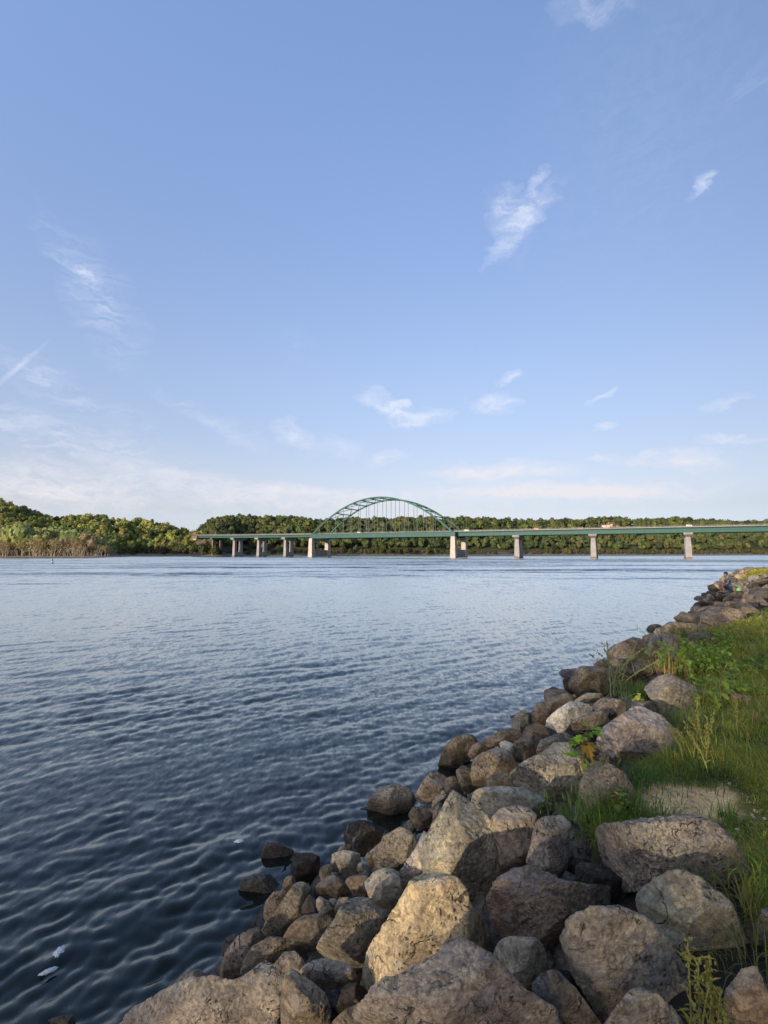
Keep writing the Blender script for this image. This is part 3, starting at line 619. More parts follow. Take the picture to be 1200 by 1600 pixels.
hero('G','D','dark slanting rock beside the tall spindly weed',[(335,325),(400,320),(470,340),(548,375),(505,408),(445,425),(395,405),(345,365)])
hero('G','G','lumpy grey boulder below the flat tan slab',[(553,242),(580,158),(640,143),(732,150),(762,167),(745,195),(800,222),(830,262),(750,255),(645,248),(602,275),(568,265)])
hero('G','D','dark cluster-like boulder at the water above the weed',[(348,262),(358,208),(420,188),(480,163),(562,180),(592,262),(572,295),(520,342),(460,332),(438,295),(378,285)],amp=1.3)
hero('G','D','brown-black stone right under the dark cluster-like boulder',[(343,300),(350,268),(430,278),(472,300),(468,338),(400,325)],name=S_)
hero('G','D','knobbed dark boulder at the left end of the flat tan slab',[(533,152),(560,93),(612,83),(642,110),(645,140),(592,155),(560,178)])
hero('G','T','flat tan slab topped with an even surface near the middle distance',[(628,97),(680,76),(770,84),(852,90),(903,120),(835,145),(790,155),(730,155),(658,143)],thick=1.2)
hero('G','D','dark rounded boulder right of the flat tan slab by the grass',[(762,168),(800,133),(900,143),(962,170),(1003,212),(942,235),(860,235),(788,214)])
hero('G','G','low grey boulder under the yellow grass clump',[(575,292),(650,242),(740,250),(822,280),(835,325),(700,340),(598,335)])
hero('G','D','dark stone left of the yellow grass clump',[(478,295),(530,278),(585,290),(605,350),(542,375),(468,345)],name=S_)
hero('G','D','flat dark stone at the water above the big brown wedge',[(265,305),(300,278),(352,278),(345,325),(280,325)],name=S_)
hero('G','G','pale slim stone behind the long grey slab',[(155,495),(230,458),(300,458),(325,480),(272,505),(205,515)],name=S_)
hero('G','B','low brown rock half buried in the grass',[(935,465),(1000,448),(1142,488),(1155,525),(1000,520)],name=S_)
hero('G','T','broad brown boulder capped with thin grass near the flat tan slab',[(838,90),(850,30),(902,-5),(962,10),(1015,60),(962,115),(878,100)])
hero('D','B','brown angular boulder, left end of the middle rocks over the water',[(133,825),(160,740),(185,670),(230,628),(300,595),(352,603),(378,650),(352,720),(332,755),(270,800),(200,808),(160,838)])
hero('D','B','small reddish stone on the right shoulder of the brown angular boulder',[(328,715),(345,668),(385,643),(422,638),(455,670),(442,705),(400,725),(358,750)],name=S_)
hero('D','D','long low dark rock at the water behind the reddish stone',[(418,645),(470,598),(530,563),(600,558),(665,575),(665,625),(600,645),(530,660),(450,665)])
hero('D','P','oblong pale stone lying across the dark knobby one',[(523,640),(552,630),(612,655),(668,690),(684,752),(650,768),(600,743),(543,697)],name=S_)
hero('D','D','knobby dark stone right of the oblong pale stone',[(600,650),(660,618),(722,640),(753,690),(763,735),(722,768),(680,770),(668,700)])
hero('D','D','dark boulder under the white-topped stone',[(655,625),(690,548),(750,523),(852,563),(905,585),(840,630),(770,685),(730,650)])
hero('D','T','smooth greyish boulder with a domed top below the oblong pale stone',[(343,805),(370,750),(440,698),(510,683),(582,703),(612,760),(633,812),(592,845),(520,858),(440,895),(385,930),(358,882)])
hero('D','D','dark stone under the smooth domed boulder',[(405,920),(480,850),(540,828),(602,850),(615,892),(605,930),(500,935)],name=S_)
hero('D','D','dark upright stone left of the smooth domed boulder',[(253,812),(300,793),(342,800),(355,855),(375,925),(330,955),(288,932),(263,872)],name=S_)
hero('D','D','dark round stone at the foot of the brown angular boulder',[(178,885),(200,848),(242,855),(282,920),(293,970),(230,975),(188,942)],name=S_)
hero('D','T','ribbed tan boulder over the water, left of the dark round stone',[(3,962),(50,880),(90,838),(132,830),(202,870),(182,892),(172,935),(122,970),(90,1010),(5,1020)])
hero('D','W','white-topped flat stone, whitest on the bank',[(803,522),(830,488),(900,430),(960,393),(1012,393),(1092,420),(1118,450),(1042,492),(962,524),(922,574),(870,580),(818,562)],near=.1)
hero('D','B','wide brown boulder behind the white-topped stone',[(708,462),(740,440),(762,400),(852,363),(932,338),(982,360),(1005,395),(950,420),(870,470),(810,525),(740,530),(710,503)])
hero('D','D','dark stone at the waterline left of the wide brown boulder',[(652,545),(660,488),(700,448),(722,472),(718,520),(700,565),(665,585)],name=S_)
hero('D','B','brown stone overlapping the right end of the white-topped stone',[(923,572),(940,528),(1010,493),(1100,455),(1152,448),(1203,480),(1198,532),(1152,553),(1060,560),(980,565)],near=.1)
hero('D','K','small black pointed rock standing in the water',[(798,372),(820,320),(850,290),(880,303),(918,337),(882,355),(840,375)],name=S_)
hero('D','D','big dark brown wedge boulder at the waterline',[(958,272),(985,220),(1020,178),(1062,163),(1132,173),(1215,190),(1240,250),(1215,320),(1160,345),(1060,350),(1000,340),(973,312)])
hero('D','K','black wet stone at the left foot of the dark brown wedge',[(918,255),(945,233),(975,240),(990,300),(995,355),(930,308)],name=S_)
hero('D','G','rough grey boulder behind the tall pale streaked boulder',[(758,685),(790,623),(860,598),(930,583),(1003,610),(1015,645),(950,670),(850,700),(800,725),(763,712)])
hero('D','P','tall pale streaked boulder leaning left beside the maple seedling',[(603,862),(620,820),(700,763),(790,718),(860,658),(900,623),(962,640),(1003,690),(1022,790),(1018,850),(1010,930),(975,1030),(935,1050),(880,1000),(760,975),(690,930),(620,900)],near=.05)
hero('D','G','grey stone tucked behind the tall pale streaked boulder',[(990,695),(1060,738),(1083,800),(1055,855),(1010,860)],name=S_)
hero('D','D','dark stone under the maple seedling',[(1040,870),(1100,760),(1170,700),(1230,760),(1180,830),(1090,900)],near=-.25,name=S_)
hero('F','K','black rock outcrop jutting into the water below the seated person',[(240,705),(260,630),(300,578),(390,553),(442,568),(505,640),(445,705),(340,760),(305,725)])
hero('F','K','dark rock with a notch behind the black outcrop',[(435,545),(490,488),(560,493),(655,510),(645,605),(560,645),(490,625)])
hero('F','K','jagged dark ledge in front of the seated person by the water',[(435,370),(510,343),(560,348),(622,380),(645,412),(580,442),(500,427),(438,412)])
hero('F','D','flat dark stone on top of the jagged ledge',[(508,322),(560,303),(622,308),(625,350),(540,355)],name=S_)
hero('F','B','reddish stone just beyond the seated person\'s knees',[(598,275),(640,238),(692,258),(695,305),(600,305)],name=S_)
hero('F','D','dark flat boulder the seated person sits on',[(555,445),(640,415),(742,420),(785,442),(705,485),(600,500)])
hero('F','D','grey-brown boulder right below the seated person',[(695,485),(800,428),(882,430),(905,500),(825,565),(738,545)])
hero('F','B','broad flat boulder spread out at the bend above the flat tan slab',[(368,765),(450,680),(560,648),(682,638),(822,660),(905,760),(865,865),(700,905),(480,875),(378,835)])
hero('F','B','tan-brown boulder behind the broad flat boulder',[(618,615),(700,553),(802,568),(855,620),(722,648)])
hero('F','B','sloping brown boulder in the far rocks by the grass edge',[(848,645),(960,618),(1062,640),(1113,700),(1063,775),(960,730),(878,695)])
hero('F','B','rounded brown boulder on the far bank crest',[(858,552),(930,513),(1032,560),(1113,620),(1063,628),(950,615)])
hero('F','T','light brown boulder near the right edge of the far bank',[(1058,522),(1150,538),(1210,590),(1210,650),(1130,628)])
hero('F','D','dark grey boulder right of the seated person\'s back',[(928,362),(1000,318),(1082,338),(1093,402),(1000,425)])
hero('F','T','pale reddish boulder on the far tip under the sunlit grass',[(818,215),(890,158),(952,180),(955,215),(900,235)])
hero('F','T','reddish sunlit boulder behind the person\'s head',[(765,245),(830,218),(902,230),(965,262),(900,288),(800,285)])
hero('F','P','small pale stone lying at the grass edge on the right',[(1058,785),(1110,728),(1172,768),(1163,803),(1090,800)],name=S_)
hero('F','G','pale-topped grey boulder in the far rocks above the weeds',[(700,730),(780,680),(880,670),(960,740),(900,790),(780,790)],near=.2)
hero('F','D','dark boulder between the person and the broad flat boulder',[(640,520),(700,490),(760,530),(740,590),(660,600)])

# rocks of the farther bank and the gaps: individuals, shared labels where nothing tells them apart
PROTO = []
for i in range(14):
    g = np.random.default_rng(200+i); dirs, fc = ico(4)
    ex = g.uniform(.8, 1.25); ph = g.uniform(0, 3.1)
    V = rock_shape(dirs, lambda t: 1+.22*(ex-1)*np.cos(2*(t-ph))+.10*np.cos(3*t+ph)+.07*np.cos(5*t), g.uniform(.6, .8), 500+i, 1.0, 1.3, 11)
    PROTO.append(mesh_np('boulder', V, fc, M_ROCK, True))
def scatter():
    g = random.Random(5); placed = []
    def covered(px, py):
        q = np.array([[px, py]])
        return any(in_poly(q, m)[0] for m in HERO_MASK)
    n = 0; tries = 0
    while n < 150 and tries < 30000:
        tries += 1
        s = g.uniform(0, 1)**1.0*62+5; 
        # walk the shoreline
        acc = 0
        seg = SH[4:]
        for a, b in zip(seg[:-1], seg[1:]):
            Ls = np.linalg.norm(b-a)
            if acc+Ls > s: break
            acc += Ls
        u = (b-a)/Ls; nn = np.array([u[1], -u[0]]); p = a+u*(s-acc)
        wide = 4.4 if p[1] > 24 else 3.6
        d = g.uniform(-.35, wide); P = p+nn*d
        if in_poly(P[None], GP)[0] and P[1] < 46: continue
        rad = g.uniform(.26, .52)*(1.0 if P[1] > 14 else .62)*(.75 if P[1] > 44 else 1)
        if any((P[0]-q[0])**2+(P[1]-q[1])**2 < (.80*(rad+q[2]))**2 for q in placed): continue
        z = float(base_z(d)); px, py, f = project([P[0], P[1], z+rad*.2])
        if px > 1330: continue
        cov = covered(px, py)
        if cov and P[1] < 14: continue
        zc = z+(-.02 if not cov else -.22)*1.0 - (.12 if P[1] < 14 else 0)
        placed.append((P[0], P[1], rad)); n += 1
        o = obj('boulder', PROTO[g.randrange(14)], None, (P[0], P[1], zc)); o.rotation_euler = (g.uniform(-.5, .5), g.uniform(-.5, .5), g.uniform(0, 6.28))
        o.scale = (rad*g.uniform(.9, 1.35), rad*g.uniform(.85, 1.15), rad*g.uniform(.7, 1.0))
        tk = g.choice('TBGGDBD' if d > .7 else 'DKDB'); t = TONE[tk]; f_ = g.uniform(.85, 1.15); o.color = (t[0]*f_, t[1]*f_, t[2]*f_, 1)
        far_tip = P[1] > 47
        tone = 'reddish-tan' if far_tip else {'T': 'tan', 'B': 'brown', 'G': 'grey', 'D': 'dark', 'K': 'blackish'}[tk]
        if far_tip: f2 = g.uniform(.85, 1.1); o.color = (.22*f2, .185*f2, .145*f2, 1)
        size = 'small' if rad < .32 else 'large' if rad > .44 else 'middling'
        row = 'at the waterline' if d < .5 else 'low on the bank' if d < 1.5 else 'halfway up the bank' if d < 2.6 else 'high on the bank'
        size = 'flat '+size if o.scale[2] < rad*.85 else size
        for lim, w_ in ((7, 'left of the peaked boulder'), (10, 'near the white-topped stone'), (14, 'near the ridged boulder'), (18, 'beside the flat tan slab'), (24, 'near the broad flat boulder'), (29, 'just below the seated person'), (36, 'just beyond the seated person'), (44, 'well beyond the seated person'), (52, 'by the sunlit grass'), (999, 'at the far tip')):
            if P[1] < lim: break
        tag(o, f'{size} {tone} rock {row}, {w_}', 'rock', 'rocks of the riprap bank')
scatter()
def rubble():
    g = np.random.default_rng(8); dirs, fc = ico(3); Vs, Fs, k = [], [], 0; n = 0
    while n < 1500:
        y = 1.2+g.random()**1.6*22; x = g.uniform(-3, 20); d = float(shore_d([[x, y]])[0])
        if d < -.6 or d > 3.7: continue
        if in_poly(np.array([[x, y]]), GP)[0]: continue
        rad = g.uniform(.05, .19); sc = g.uniform(.6, 1.2, 3)*rad
        r = 1+.25*perlin(dirs*1.6+g.uniform(0, 99, 3))
        for _ in range(5):
            nn = g.normal(size=3); nn /= np.linalg.norm(nn); q = np.maximum(dirs@nn, 1e-4)/g.uniform(.6, .85); r = np.minimum(r, 1/q)
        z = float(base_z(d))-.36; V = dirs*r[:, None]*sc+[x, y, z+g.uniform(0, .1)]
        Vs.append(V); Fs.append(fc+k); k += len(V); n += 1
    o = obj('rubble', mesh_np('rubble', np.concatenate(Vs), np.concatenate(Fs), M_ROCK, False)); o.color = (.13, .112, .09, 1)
    tag(o, 'small broken stones lying deep in the gaps between the boulders', 'rubble', None, 'stuff')
rubble()
# ------------------------------------------------------------------ far shore, wooded hills
def ipx(tab, px): 
    t = np.array(tab, float); return np.interp(px, t[:, 0], t[:, 1])
SHORE_FAR = [(-500,330),(0,340),(150,352),(188,372),(200,425),(340,432),(356,448),(372,490),(420,492),(500,498),(600,520),(900,580),(1200,650),(1700,800)]
SKYLINE = [(-500,770),(0,786),(30,797),(60,808),(90,814),(135,809),(150,808),(180,815),(225,814),(260,821),(290,829),(303,834),(312,829),(322,817),(345,811),(380,808),(420,810),(470,811),(500,815),(560,811),(598,812),(607,818),(616,812),(650,810),(700,813),(730,810),(800,815),(860,814),(900,813),(960,809),(1000,812),(1050,812),(1100,814),(1160,818),(1200,815),(1700,810)]
def sky_z(px, D): return at_y(px, ipx(SKYLINE, px), D)[2] if np.isscalar(px) else np.array([at_y(a, b, c)[2] for a, b, c in zip(px, ipx(SKYLINE, px), D)])
def far_terrain():
    pxs = np.concatenate([np.arange(-420, 1600, 5.)]); bs = np.concatenate([np.arange(-12, 60, 4.), np.arange(60, 420, 10.), [500, 700, 1100]])
    rows = []
    for px in pxs:
        D0 = ipx(SHORE_FAR, px); 
        left = px < 303
        rd = (300 if px < 190 else 230) if left else 150
        rd = np.interp(px, [-400,150,200,290,306,330,1600], [320,320,240,215,150,135,160])
        hz = at_y(px, ipx(SKYLINE, px), D0+rd)[2]-7.5
        b = bs; s = np.clip((b-(14 if not left else 70))/(rd-(14 if not left else 70)), 0, 1)
        prof = 1-(1-s)**1.7 if not left else s*s*(3-2*s)
        if 870 < px < 1010:   # terrace with a lawn on the bluff
            w = min(1, (px-870)/20, (1010-px)/20); zt = 33.0
            pr2 = np.interp(b, [0, 14, 75, 125, 150, 170], [0, 0, zt/hz, (zt+1)/hz, .97, 1]); prof = prof*(1-w)+pr2*w
        z = np.interp(b, [-12, 0, 14], [-3, .3, 1.3])+(hz-1.3)*prof
        d = ray(px, 863)
        for bb, zz in zip(b, z):
            D = D0+bb; rows.append((d[0]/d[1]*D, D, zz))
    V = np.array(rows); V[:, 2] += np.where(V[:, 2] > 2, 1.2*fbm(np.column_stack([V[:, :2]*.03, V[:, 2]*0]), 3), 0)
    nx, ny = len(pxs), len(bs); i = np.arange(nx*ny).reshape(nx, ny)
    Fc = np.column_stack([i[:-1, :-1].ravel(), i[1:, :-1].ravel(), i[1:, 1:].ravel(), i[:-1, 1:].ravel()])
    low = np.clip((3.2-V[:, 2])/1.5, 0, 1)[:, None]
    col = np.array([.05, .055, .025])*(1-low)+np.array([.26, .20, .14])*low
    lawn = ((V[:, 2] > 30) & (V[:, 2] < 37))[:, None]*(np.abs(600+F*V[:, 0]/V[:, 1]-938)[:, None] < 60)
    col = np.where(lawn, np.array([.20, .21, .08]), col)
    pxv = 600+F*V[:, 0]/V[:, 1]; cut = ((pxv > 303) & (pxv < 332) & (V[:, 2] > 3))[:, None]; col = np.where(cut, np.array([.13, .09, .06]), col)
    m, t, n, l, b = mat('hill_soil'); a = n.new('ShaderNodeAttribute'); a.attribute_name = 'tint'; l.new(a.outputs[0], b.inputs[0]); b.inputs['Roughness'].default_value = 1
    o = obj('hills', mesh_np('hills', V, Fc, m, True, col)); tag(o, kind='structure')
    return V.reshape(nx, ny, 3), pxs, bs
TV, TPX, TB = far_terrain()
def terr(px, b):
    i = np.clip(np.searchsorted(TPX, px)-1, 0, len(TPX)-2); j = np.clip(np.searchsorted(TB, b)-1, 0, len(TB)-2)
    u = ((px-TPX[i])/(TPX[i+1]-TPX[i]))[..., None]; v = ((b-TB[j])/(TB[j+1]-TB[j]))[..., None]
    return TV[i, j]*(1-u)*(1-v)+TV[i+1, j]*u*(1-v)+TV[i, j+1]*(1-u)*v+TV[i+1, j+1]*u*v
def crown(seed, nleaf, lsz, lobes=7, squash=.85, inner=2, fill=.74):
    """unit crown of leaf clumps over an uneven set of lobes"""
    g = np.random.default_rng(seed); C = g.normal(size=(lobes, 3)); C /= np.linalg.norm(C, axis=1)[:, None]; C *= g.uniform(.2, .62, (lobes, 1)); C[:, 2] *= squash
    rad = g.uniform(.34, .56, lobes); k = g.integers(0, lobes, nleaf); dr = g.normal(size=(nleaf, 3)); dr /= np.linalg.norm(dr, axis=1)[:, None]; dr[:, 2] = np.where(dr[:, 2] < -.5, -dr[:, 2], dr[:, 2])
    P = C[k]+dr*(rad[k]*g.uniform(.72, 1.12, nleaf))[:, None]
    nrm = dr+g.normal(size=(nleaf, 3))*.45; nrm /= np.linalg.norm(nrm, axis=1)[:, None]
    a = np.cross(nrm, g.normal(size=(nleaf, 3))); a /= np.linalg.norm(a, axis=1)[:, None]; b = np.cross(nrm, a)
    s = lsz*g.uniform(.6, 1.3, nleaf)[:, None]
    V = np.stack([P-a*s-b*s*.6, P+a*s*.7-b*s, P+a*s+b*s*.7, P-a*s*.6+b*s], 1).reshape(-1, 3); Fq = np.arange(4*nleaf).reshape(-1, 4)
    sh = np.repeat(g.uniform(.84, 1.18, nleaf), 4)
    if inner:
        dirs, f = ico(inner); vs, fs, m = [V], [], len(V)
        for c_, r_ in zip(C, rad):
            vs.append(c_+dirs*r_*fill); fs.append(f+m); m += len(dirs)
        V = np.concatenate(vs); sh = np.concatenate([sh, np.full(len(V)-len(sh), .85)])
        return V, [Fq, np.concatenate(fs)], sh
    return V, [Fq], sh
PAL = 2.2*np.array([(.058,.072,.022),(.085,.098,.028),(.045,.06,.022),(.10,.105,.035),(.072,.075,.030),(.088,.088,.034),(.062,.085,.028),(.035,.048,.02)])
def forest(name, spots, hts, label, pal=PAL, w=None, seed=1, lsz=.115, nl=120):
    protos = [crown(seed*100+i, nl, lsz, 5, .8, 1, .9) for i in range(9)]
    g = np.random.default_rng(seed); Vs, Q, T, Cs, k = [], [], [], [], 0
    for p, h in zip(spots, hts):
        V, Fl, sh = protos[g.integers(9)]; a = g.uniform(0, 6.28); ca, sa = math.cos(a), math.sin(a)
        s = h*g.uniform(.36, .72); W = V@np.array([[ca, sa, 0], [-sa, ca, 0], [0, 0, 1]])*[s, s, h*.58]+[p[0], p[1], p[2]+h*.50]
        Vs.append(W); Q.append(Fl[0]+k); T.append(Fl[1]+k); k += len(V)
        c = pal[g.choice(len(pal), p=w)]*g.uniform(.75, 1.25); Cs.append(c[None]*sh[:, None])
    o = obj(name, mesh_np(name, np.concatenate(Vs), [np.concatenate(Q), np.concatenate(T)], M_LEAF, False, np.concatenate(Cs)))
    tag(o, label, 'forest', None, 'stuff')
def scatter_forest(px0, px1, b0, b1, step, seed):
    g = np.random.default_rng(seed); out = []
    for b in np.arange(b0, b1, step):
        px = px0
        while px < px1:
            D = ipx(SHORE_FAR, px)+b; px += step*F/D*g.uniform(.7, 1.3); out.append((px, b+g.uniform(-.5, .5)*step))
    return np.array(out)
q = scatter_forest(-160, 304, 78, 345, 9.0, 21); rdq = np.interp(q[:, 0], [-400,150,200,290,306], [320,320,240,215,150]); q = q[q[:, 1] < rdq+14]
gg = np.random.default_rng(1)
forest('forest', terr(q[:, 0], q[:, 1]), gg.uniform(6.5, 14.5, len(q)), 'mixed green woods covering the round hills on the left beyond the river', PAL*[2.1, 1.85, 1.5], seed=3)
q = scatter_forest(304, 1330, 24, 178, 8.0, 22)
q = q[~((q[:, 0] > 884) & (q[:, 0] < 992) & (q[:, 1] > 70) & (q[:, 1] < 131))]; q = q[~((q[:, 0] > 306) & (q[:, 0] < 328) & (q[:, 1] < 64))]
forest('forest', terr(q[:, 0], q[:, 1]), gg.uniform(6, 14, len(q)), 'dense dark green woods covering the long bluff behind the bridge', seed=4)
# low yellow-green thicket on the flat behind the willows
q = scatter_forest(-150, 186, 16, 84, 6.2, 23)
WP = 2.4*np.array([(.14,.15,.05),(.11,.13,.045),(.16,.155,.06),(.17,.13,.07),(.10,.12,.04)])
hmax = np.interp(q[:, 0], [-150, 0, 120, 150, 176, 188], [23, 23, 21, 16, 8, 3])
forest('thicket', terr(q[:, 0], q[:, 1]), gg.uniform(.75, 1.0, len(q))*hmax, 'yellow-green floodplain thicket on the flat ground at the far left', WP, seed=5)

# individual trees along the far waterline
def far_tree(name, label, group, seed, multi, barkmat, nl, lsz, lobes, squash, trunk_frac, cscale):
    """unit-height tree"""
    r = empty(name); tag(r, label, 'tree', group)
    g = random.Random(seed); mb = MB()
    n = multi
    for i in range(n):
        a = g.uniform(0, 6.28); sx, sy = math.cos(a)*.02*n, math.sin(a)*.02*n; lean = g.uniform(.04, .2)*(1 if n > 1 else .3)
        top = trunk_frac+g.uniform(.1, .3)
        mb.tube([(sx, sy, -.03), (sx+math.cos(a)*lean*.4, sy+math.sin(a)*lean*.4, top*.5), (sx+math.cos(a)*lean, sy+math.sin(a)*lean, top)], [.018, .014, .008], 5)
        for k in range(3):
            t0 = g.uniform(.4, .9); b = g.uniform(0, 6.28); x0, y0, z0 = sx+math.cos(a)*lean*t0, sy+math.sin(a)*lean*t0, top*t0
            mb.tube([(x0, y0, z0), (x0+math.cos(b)*.12, y0+math.sin(b)*.12, z0+.14)], [.008, .004], 4)
    mb.build('trunk', barkmat, r)
    V, Fl, sh = crown(seed, nl, lsz, lobes, squash, 1 if multi == 1 else 0, .66)
    V = V*[cscale, cscale, (1-trunk_frac)*.56]+[0, 0, trunk_frac+(1-trunk_frac)*.46]
    o = obj('crown', mesh_np('crown', V, Fl, M_LEAFO, False, np.column_stack([sh]*3)), r)
    return r
def colour(root, c):
    for ch in root.children:
        ch.color = (*c, 1)
WIL = [far_tree('willow_tree', 'pale-stemmed leafy willow in the dense front row on the left shore', 'willows along the far left shore', 60+i, 5, M_PALEBARK, 300, .05, 8, 1.2, .18, .30) for i in range(4)]
BARE = [far_tree('willow_tree', 'thin tan willow with mostly bare pale stems on the left shore', 'bare-stemmed willows along the far left shore', 80+i, 8, M_PALEBARK, 260, .045, 8, 1.2, .22, .32) for i in range(3)]
SHR = [far_tree('shore_tree', 'rounded light green tree at the foot of the bluff by the water', 'low light green trees along the far waterline', 90+i, 1, M_BARK, 380, .085, 8, .95, .06, .50) for i in range(4)]
used = set()
def put(lst, px, b, h, col, wsc=1.0, g=random.Random(33)):
    p = terr(np.array([px]), np.array([b]))[0]; r = g.choice(lst)
    sc = (h*wsc, h*wsc, h)
    if r.name not in used: used.add(r.name); r.location = p; r.rotation_euler = (0, 0, g.uniform(0, 6.28)); r.scale = sc; t = r
    else: t = copy_thing(r, p, g.uniform(0, 6.28), sc)
    colour(t, col)
    return t
def relabel(t, px, h, col, kind):
    size = 'short' if h < 6.5 else 'tall' if h > 9.5 else 'mid-height'
    tone = 'brownish' if col[0] > col[1]*1.12 else 'yellow-green' if col[0] > .15 else 'dark green' if col[0] < .095 else 'green'
    for lim, w in ((200, 'at the right end of the willows'), (250, 'in the middle of the left shore'), (300, 'just left of the bridge end'), (346, 'under the left end of the bridge'), (372, 'behind the leftmost river pier'), (409, 'between the first two river piers from the left'), (451, 'between the second and third piers from the left'), (487, 'just left of the arch'), (515, 'behind the left arch pier'), (590, 'under the left half of the arch'), (700, 'under the right half of the arch'), (735, 'behind the right arch pier'), (810, 'left of the first pier right of the arch'), (928, 'right of the first pier right of the arch'), (1073, 'left of the rightmost pier'), (1130, 'right of the rightmost pier'), (9999, 'at the far right of the shore')):
        if px < lim: break
    t['label'] = f'{size} {tone} shore tree {w}'
def relabel_willow(t, px, bare, h):
    w = 'at the left edge of the photo' if px < 25 else 'well left of the buoy' if px < 46 else 'just left of the buoy' if px < 70 else 'behind the buoy' if px < 95 else 'right of the buoy' if px < 140 else 'near the right end of the grove'
    t['label'] = ('tall ' if h > 13 else 'low ' if h < 10.5 else 'mid-sized ')+('wide ' if t.scale[0] > t.scale[2] else 'narrow ')+('bare tan-stemmed willow ' if bare else 'leafy yellow-green willow ')+w; t['group'] = 'willows along the far left shore'
g = random.Random(77)
px = -60
while px < 186:
    hh = np.interp(px, [-60, 0, 60, 120, 150, 175, 188], [14, 13.5, 15.5, 15.5, 12.5, 8.5, 3.5])
    bare = (-10 < px < 22) or (88 < px < 188)
    t = random.Random(int(px*7))
    c = (.42*g.uniform(.8, 1.1), .335*g.uniform(.85, 1.1), .18) if bare else (.44*g.uniform(.8, 1.1), .43*g.uniform(.8, 1.1), .17)
    hq = hh*g.uniform(.7, .95)
    isb = bare and g.random() < .5
    relabel_willow(put(BARE if isb else WIL, px, g.uniform(4, 15), hq, c, g.uniform(.8, 1.15)), px, isb, hq)
    px += g.uniform(3.0, 5.2)
px = 188
while px < 1290:
    if 346 < px < 356: px = 356
    hh = np.interp(px, [188, 225, 260, 300, 340, 356, 480, 600, 700, 745, 800, 900, 1000, 1200], [7, 10.5, 11, 9.5, 9.5, 5, 9, 10.5, 8, 6, 6, 9, 8, 9])
    c = random.Random(int(px*13)).choice([(.15,.155,.05),(.13,.14,.045),(.19,.175,.06),(.17,.15,.06),(.10,.125,.04),(.18,.14,.075)])
    k = g.uniform(.75, 1.1)
    if 298 < px < 322: hh = 15
    if not (775 < px < 850 and g.random() < .6): 
        ht = hh*g.uniform(.6, 1.05); cc = tuple(v*k for v in c); relabel(put(SHR, px, g.uniform(5, 12), ht, cc, g.uniform(.8, 1.2)), px, ht, cc, 0)
    px += g.uniform(4.5, 9.5)
for r in WIL+BARE+SHR:
    if r.name not in used:
        for ch in list(r.children): bpy.data.objects.remove(ch)
        bpy.data.objects.remove(r)

# unseen trees added behind the viewpoint, thinned to filter sun onto near rocks
def back_trees(seed=5):
    labs = ['tall unseen tree added behind the viewpoint to filter sunlight']
    proto = far_tree('added_shade_tree', labs[0], 'unseen trees added behind the viewpoint to filter sunlight', 140, 2, M_BARK, 760, .030, 14, 1.0, .14, .56); colour(proto, (.06, .085, .03))
    first = True; g = random.Random(seed); made = [proto]
    perp = np.array([-SD[1], SD[0]])
    for row, dist in ((0, 40), (1, 50)):
        for k in range(-6, 8):
            p = SD*(dist+g.uniform(-1.5, 1.5))+perp*(k*5.6+row*2.8)*(-1)
            h = g.uniform(14.2, 15.4)+row*1.7; z = float(base_z(shore_d(p[None]))[0]); 
            if z < 1.5: z = 1.0
            loc = (p[0], p[1], z-.3); sc = (h*.62, h*.62, h)
            if first: proto.location = loc; proto.scale = sc; first = False
            else: c = copy_thing(proto, loc, g.uniform(0, 6.28), sc); colour(c, (.06, .085, .03)); made.append(c)
    return made
back_trees(20)
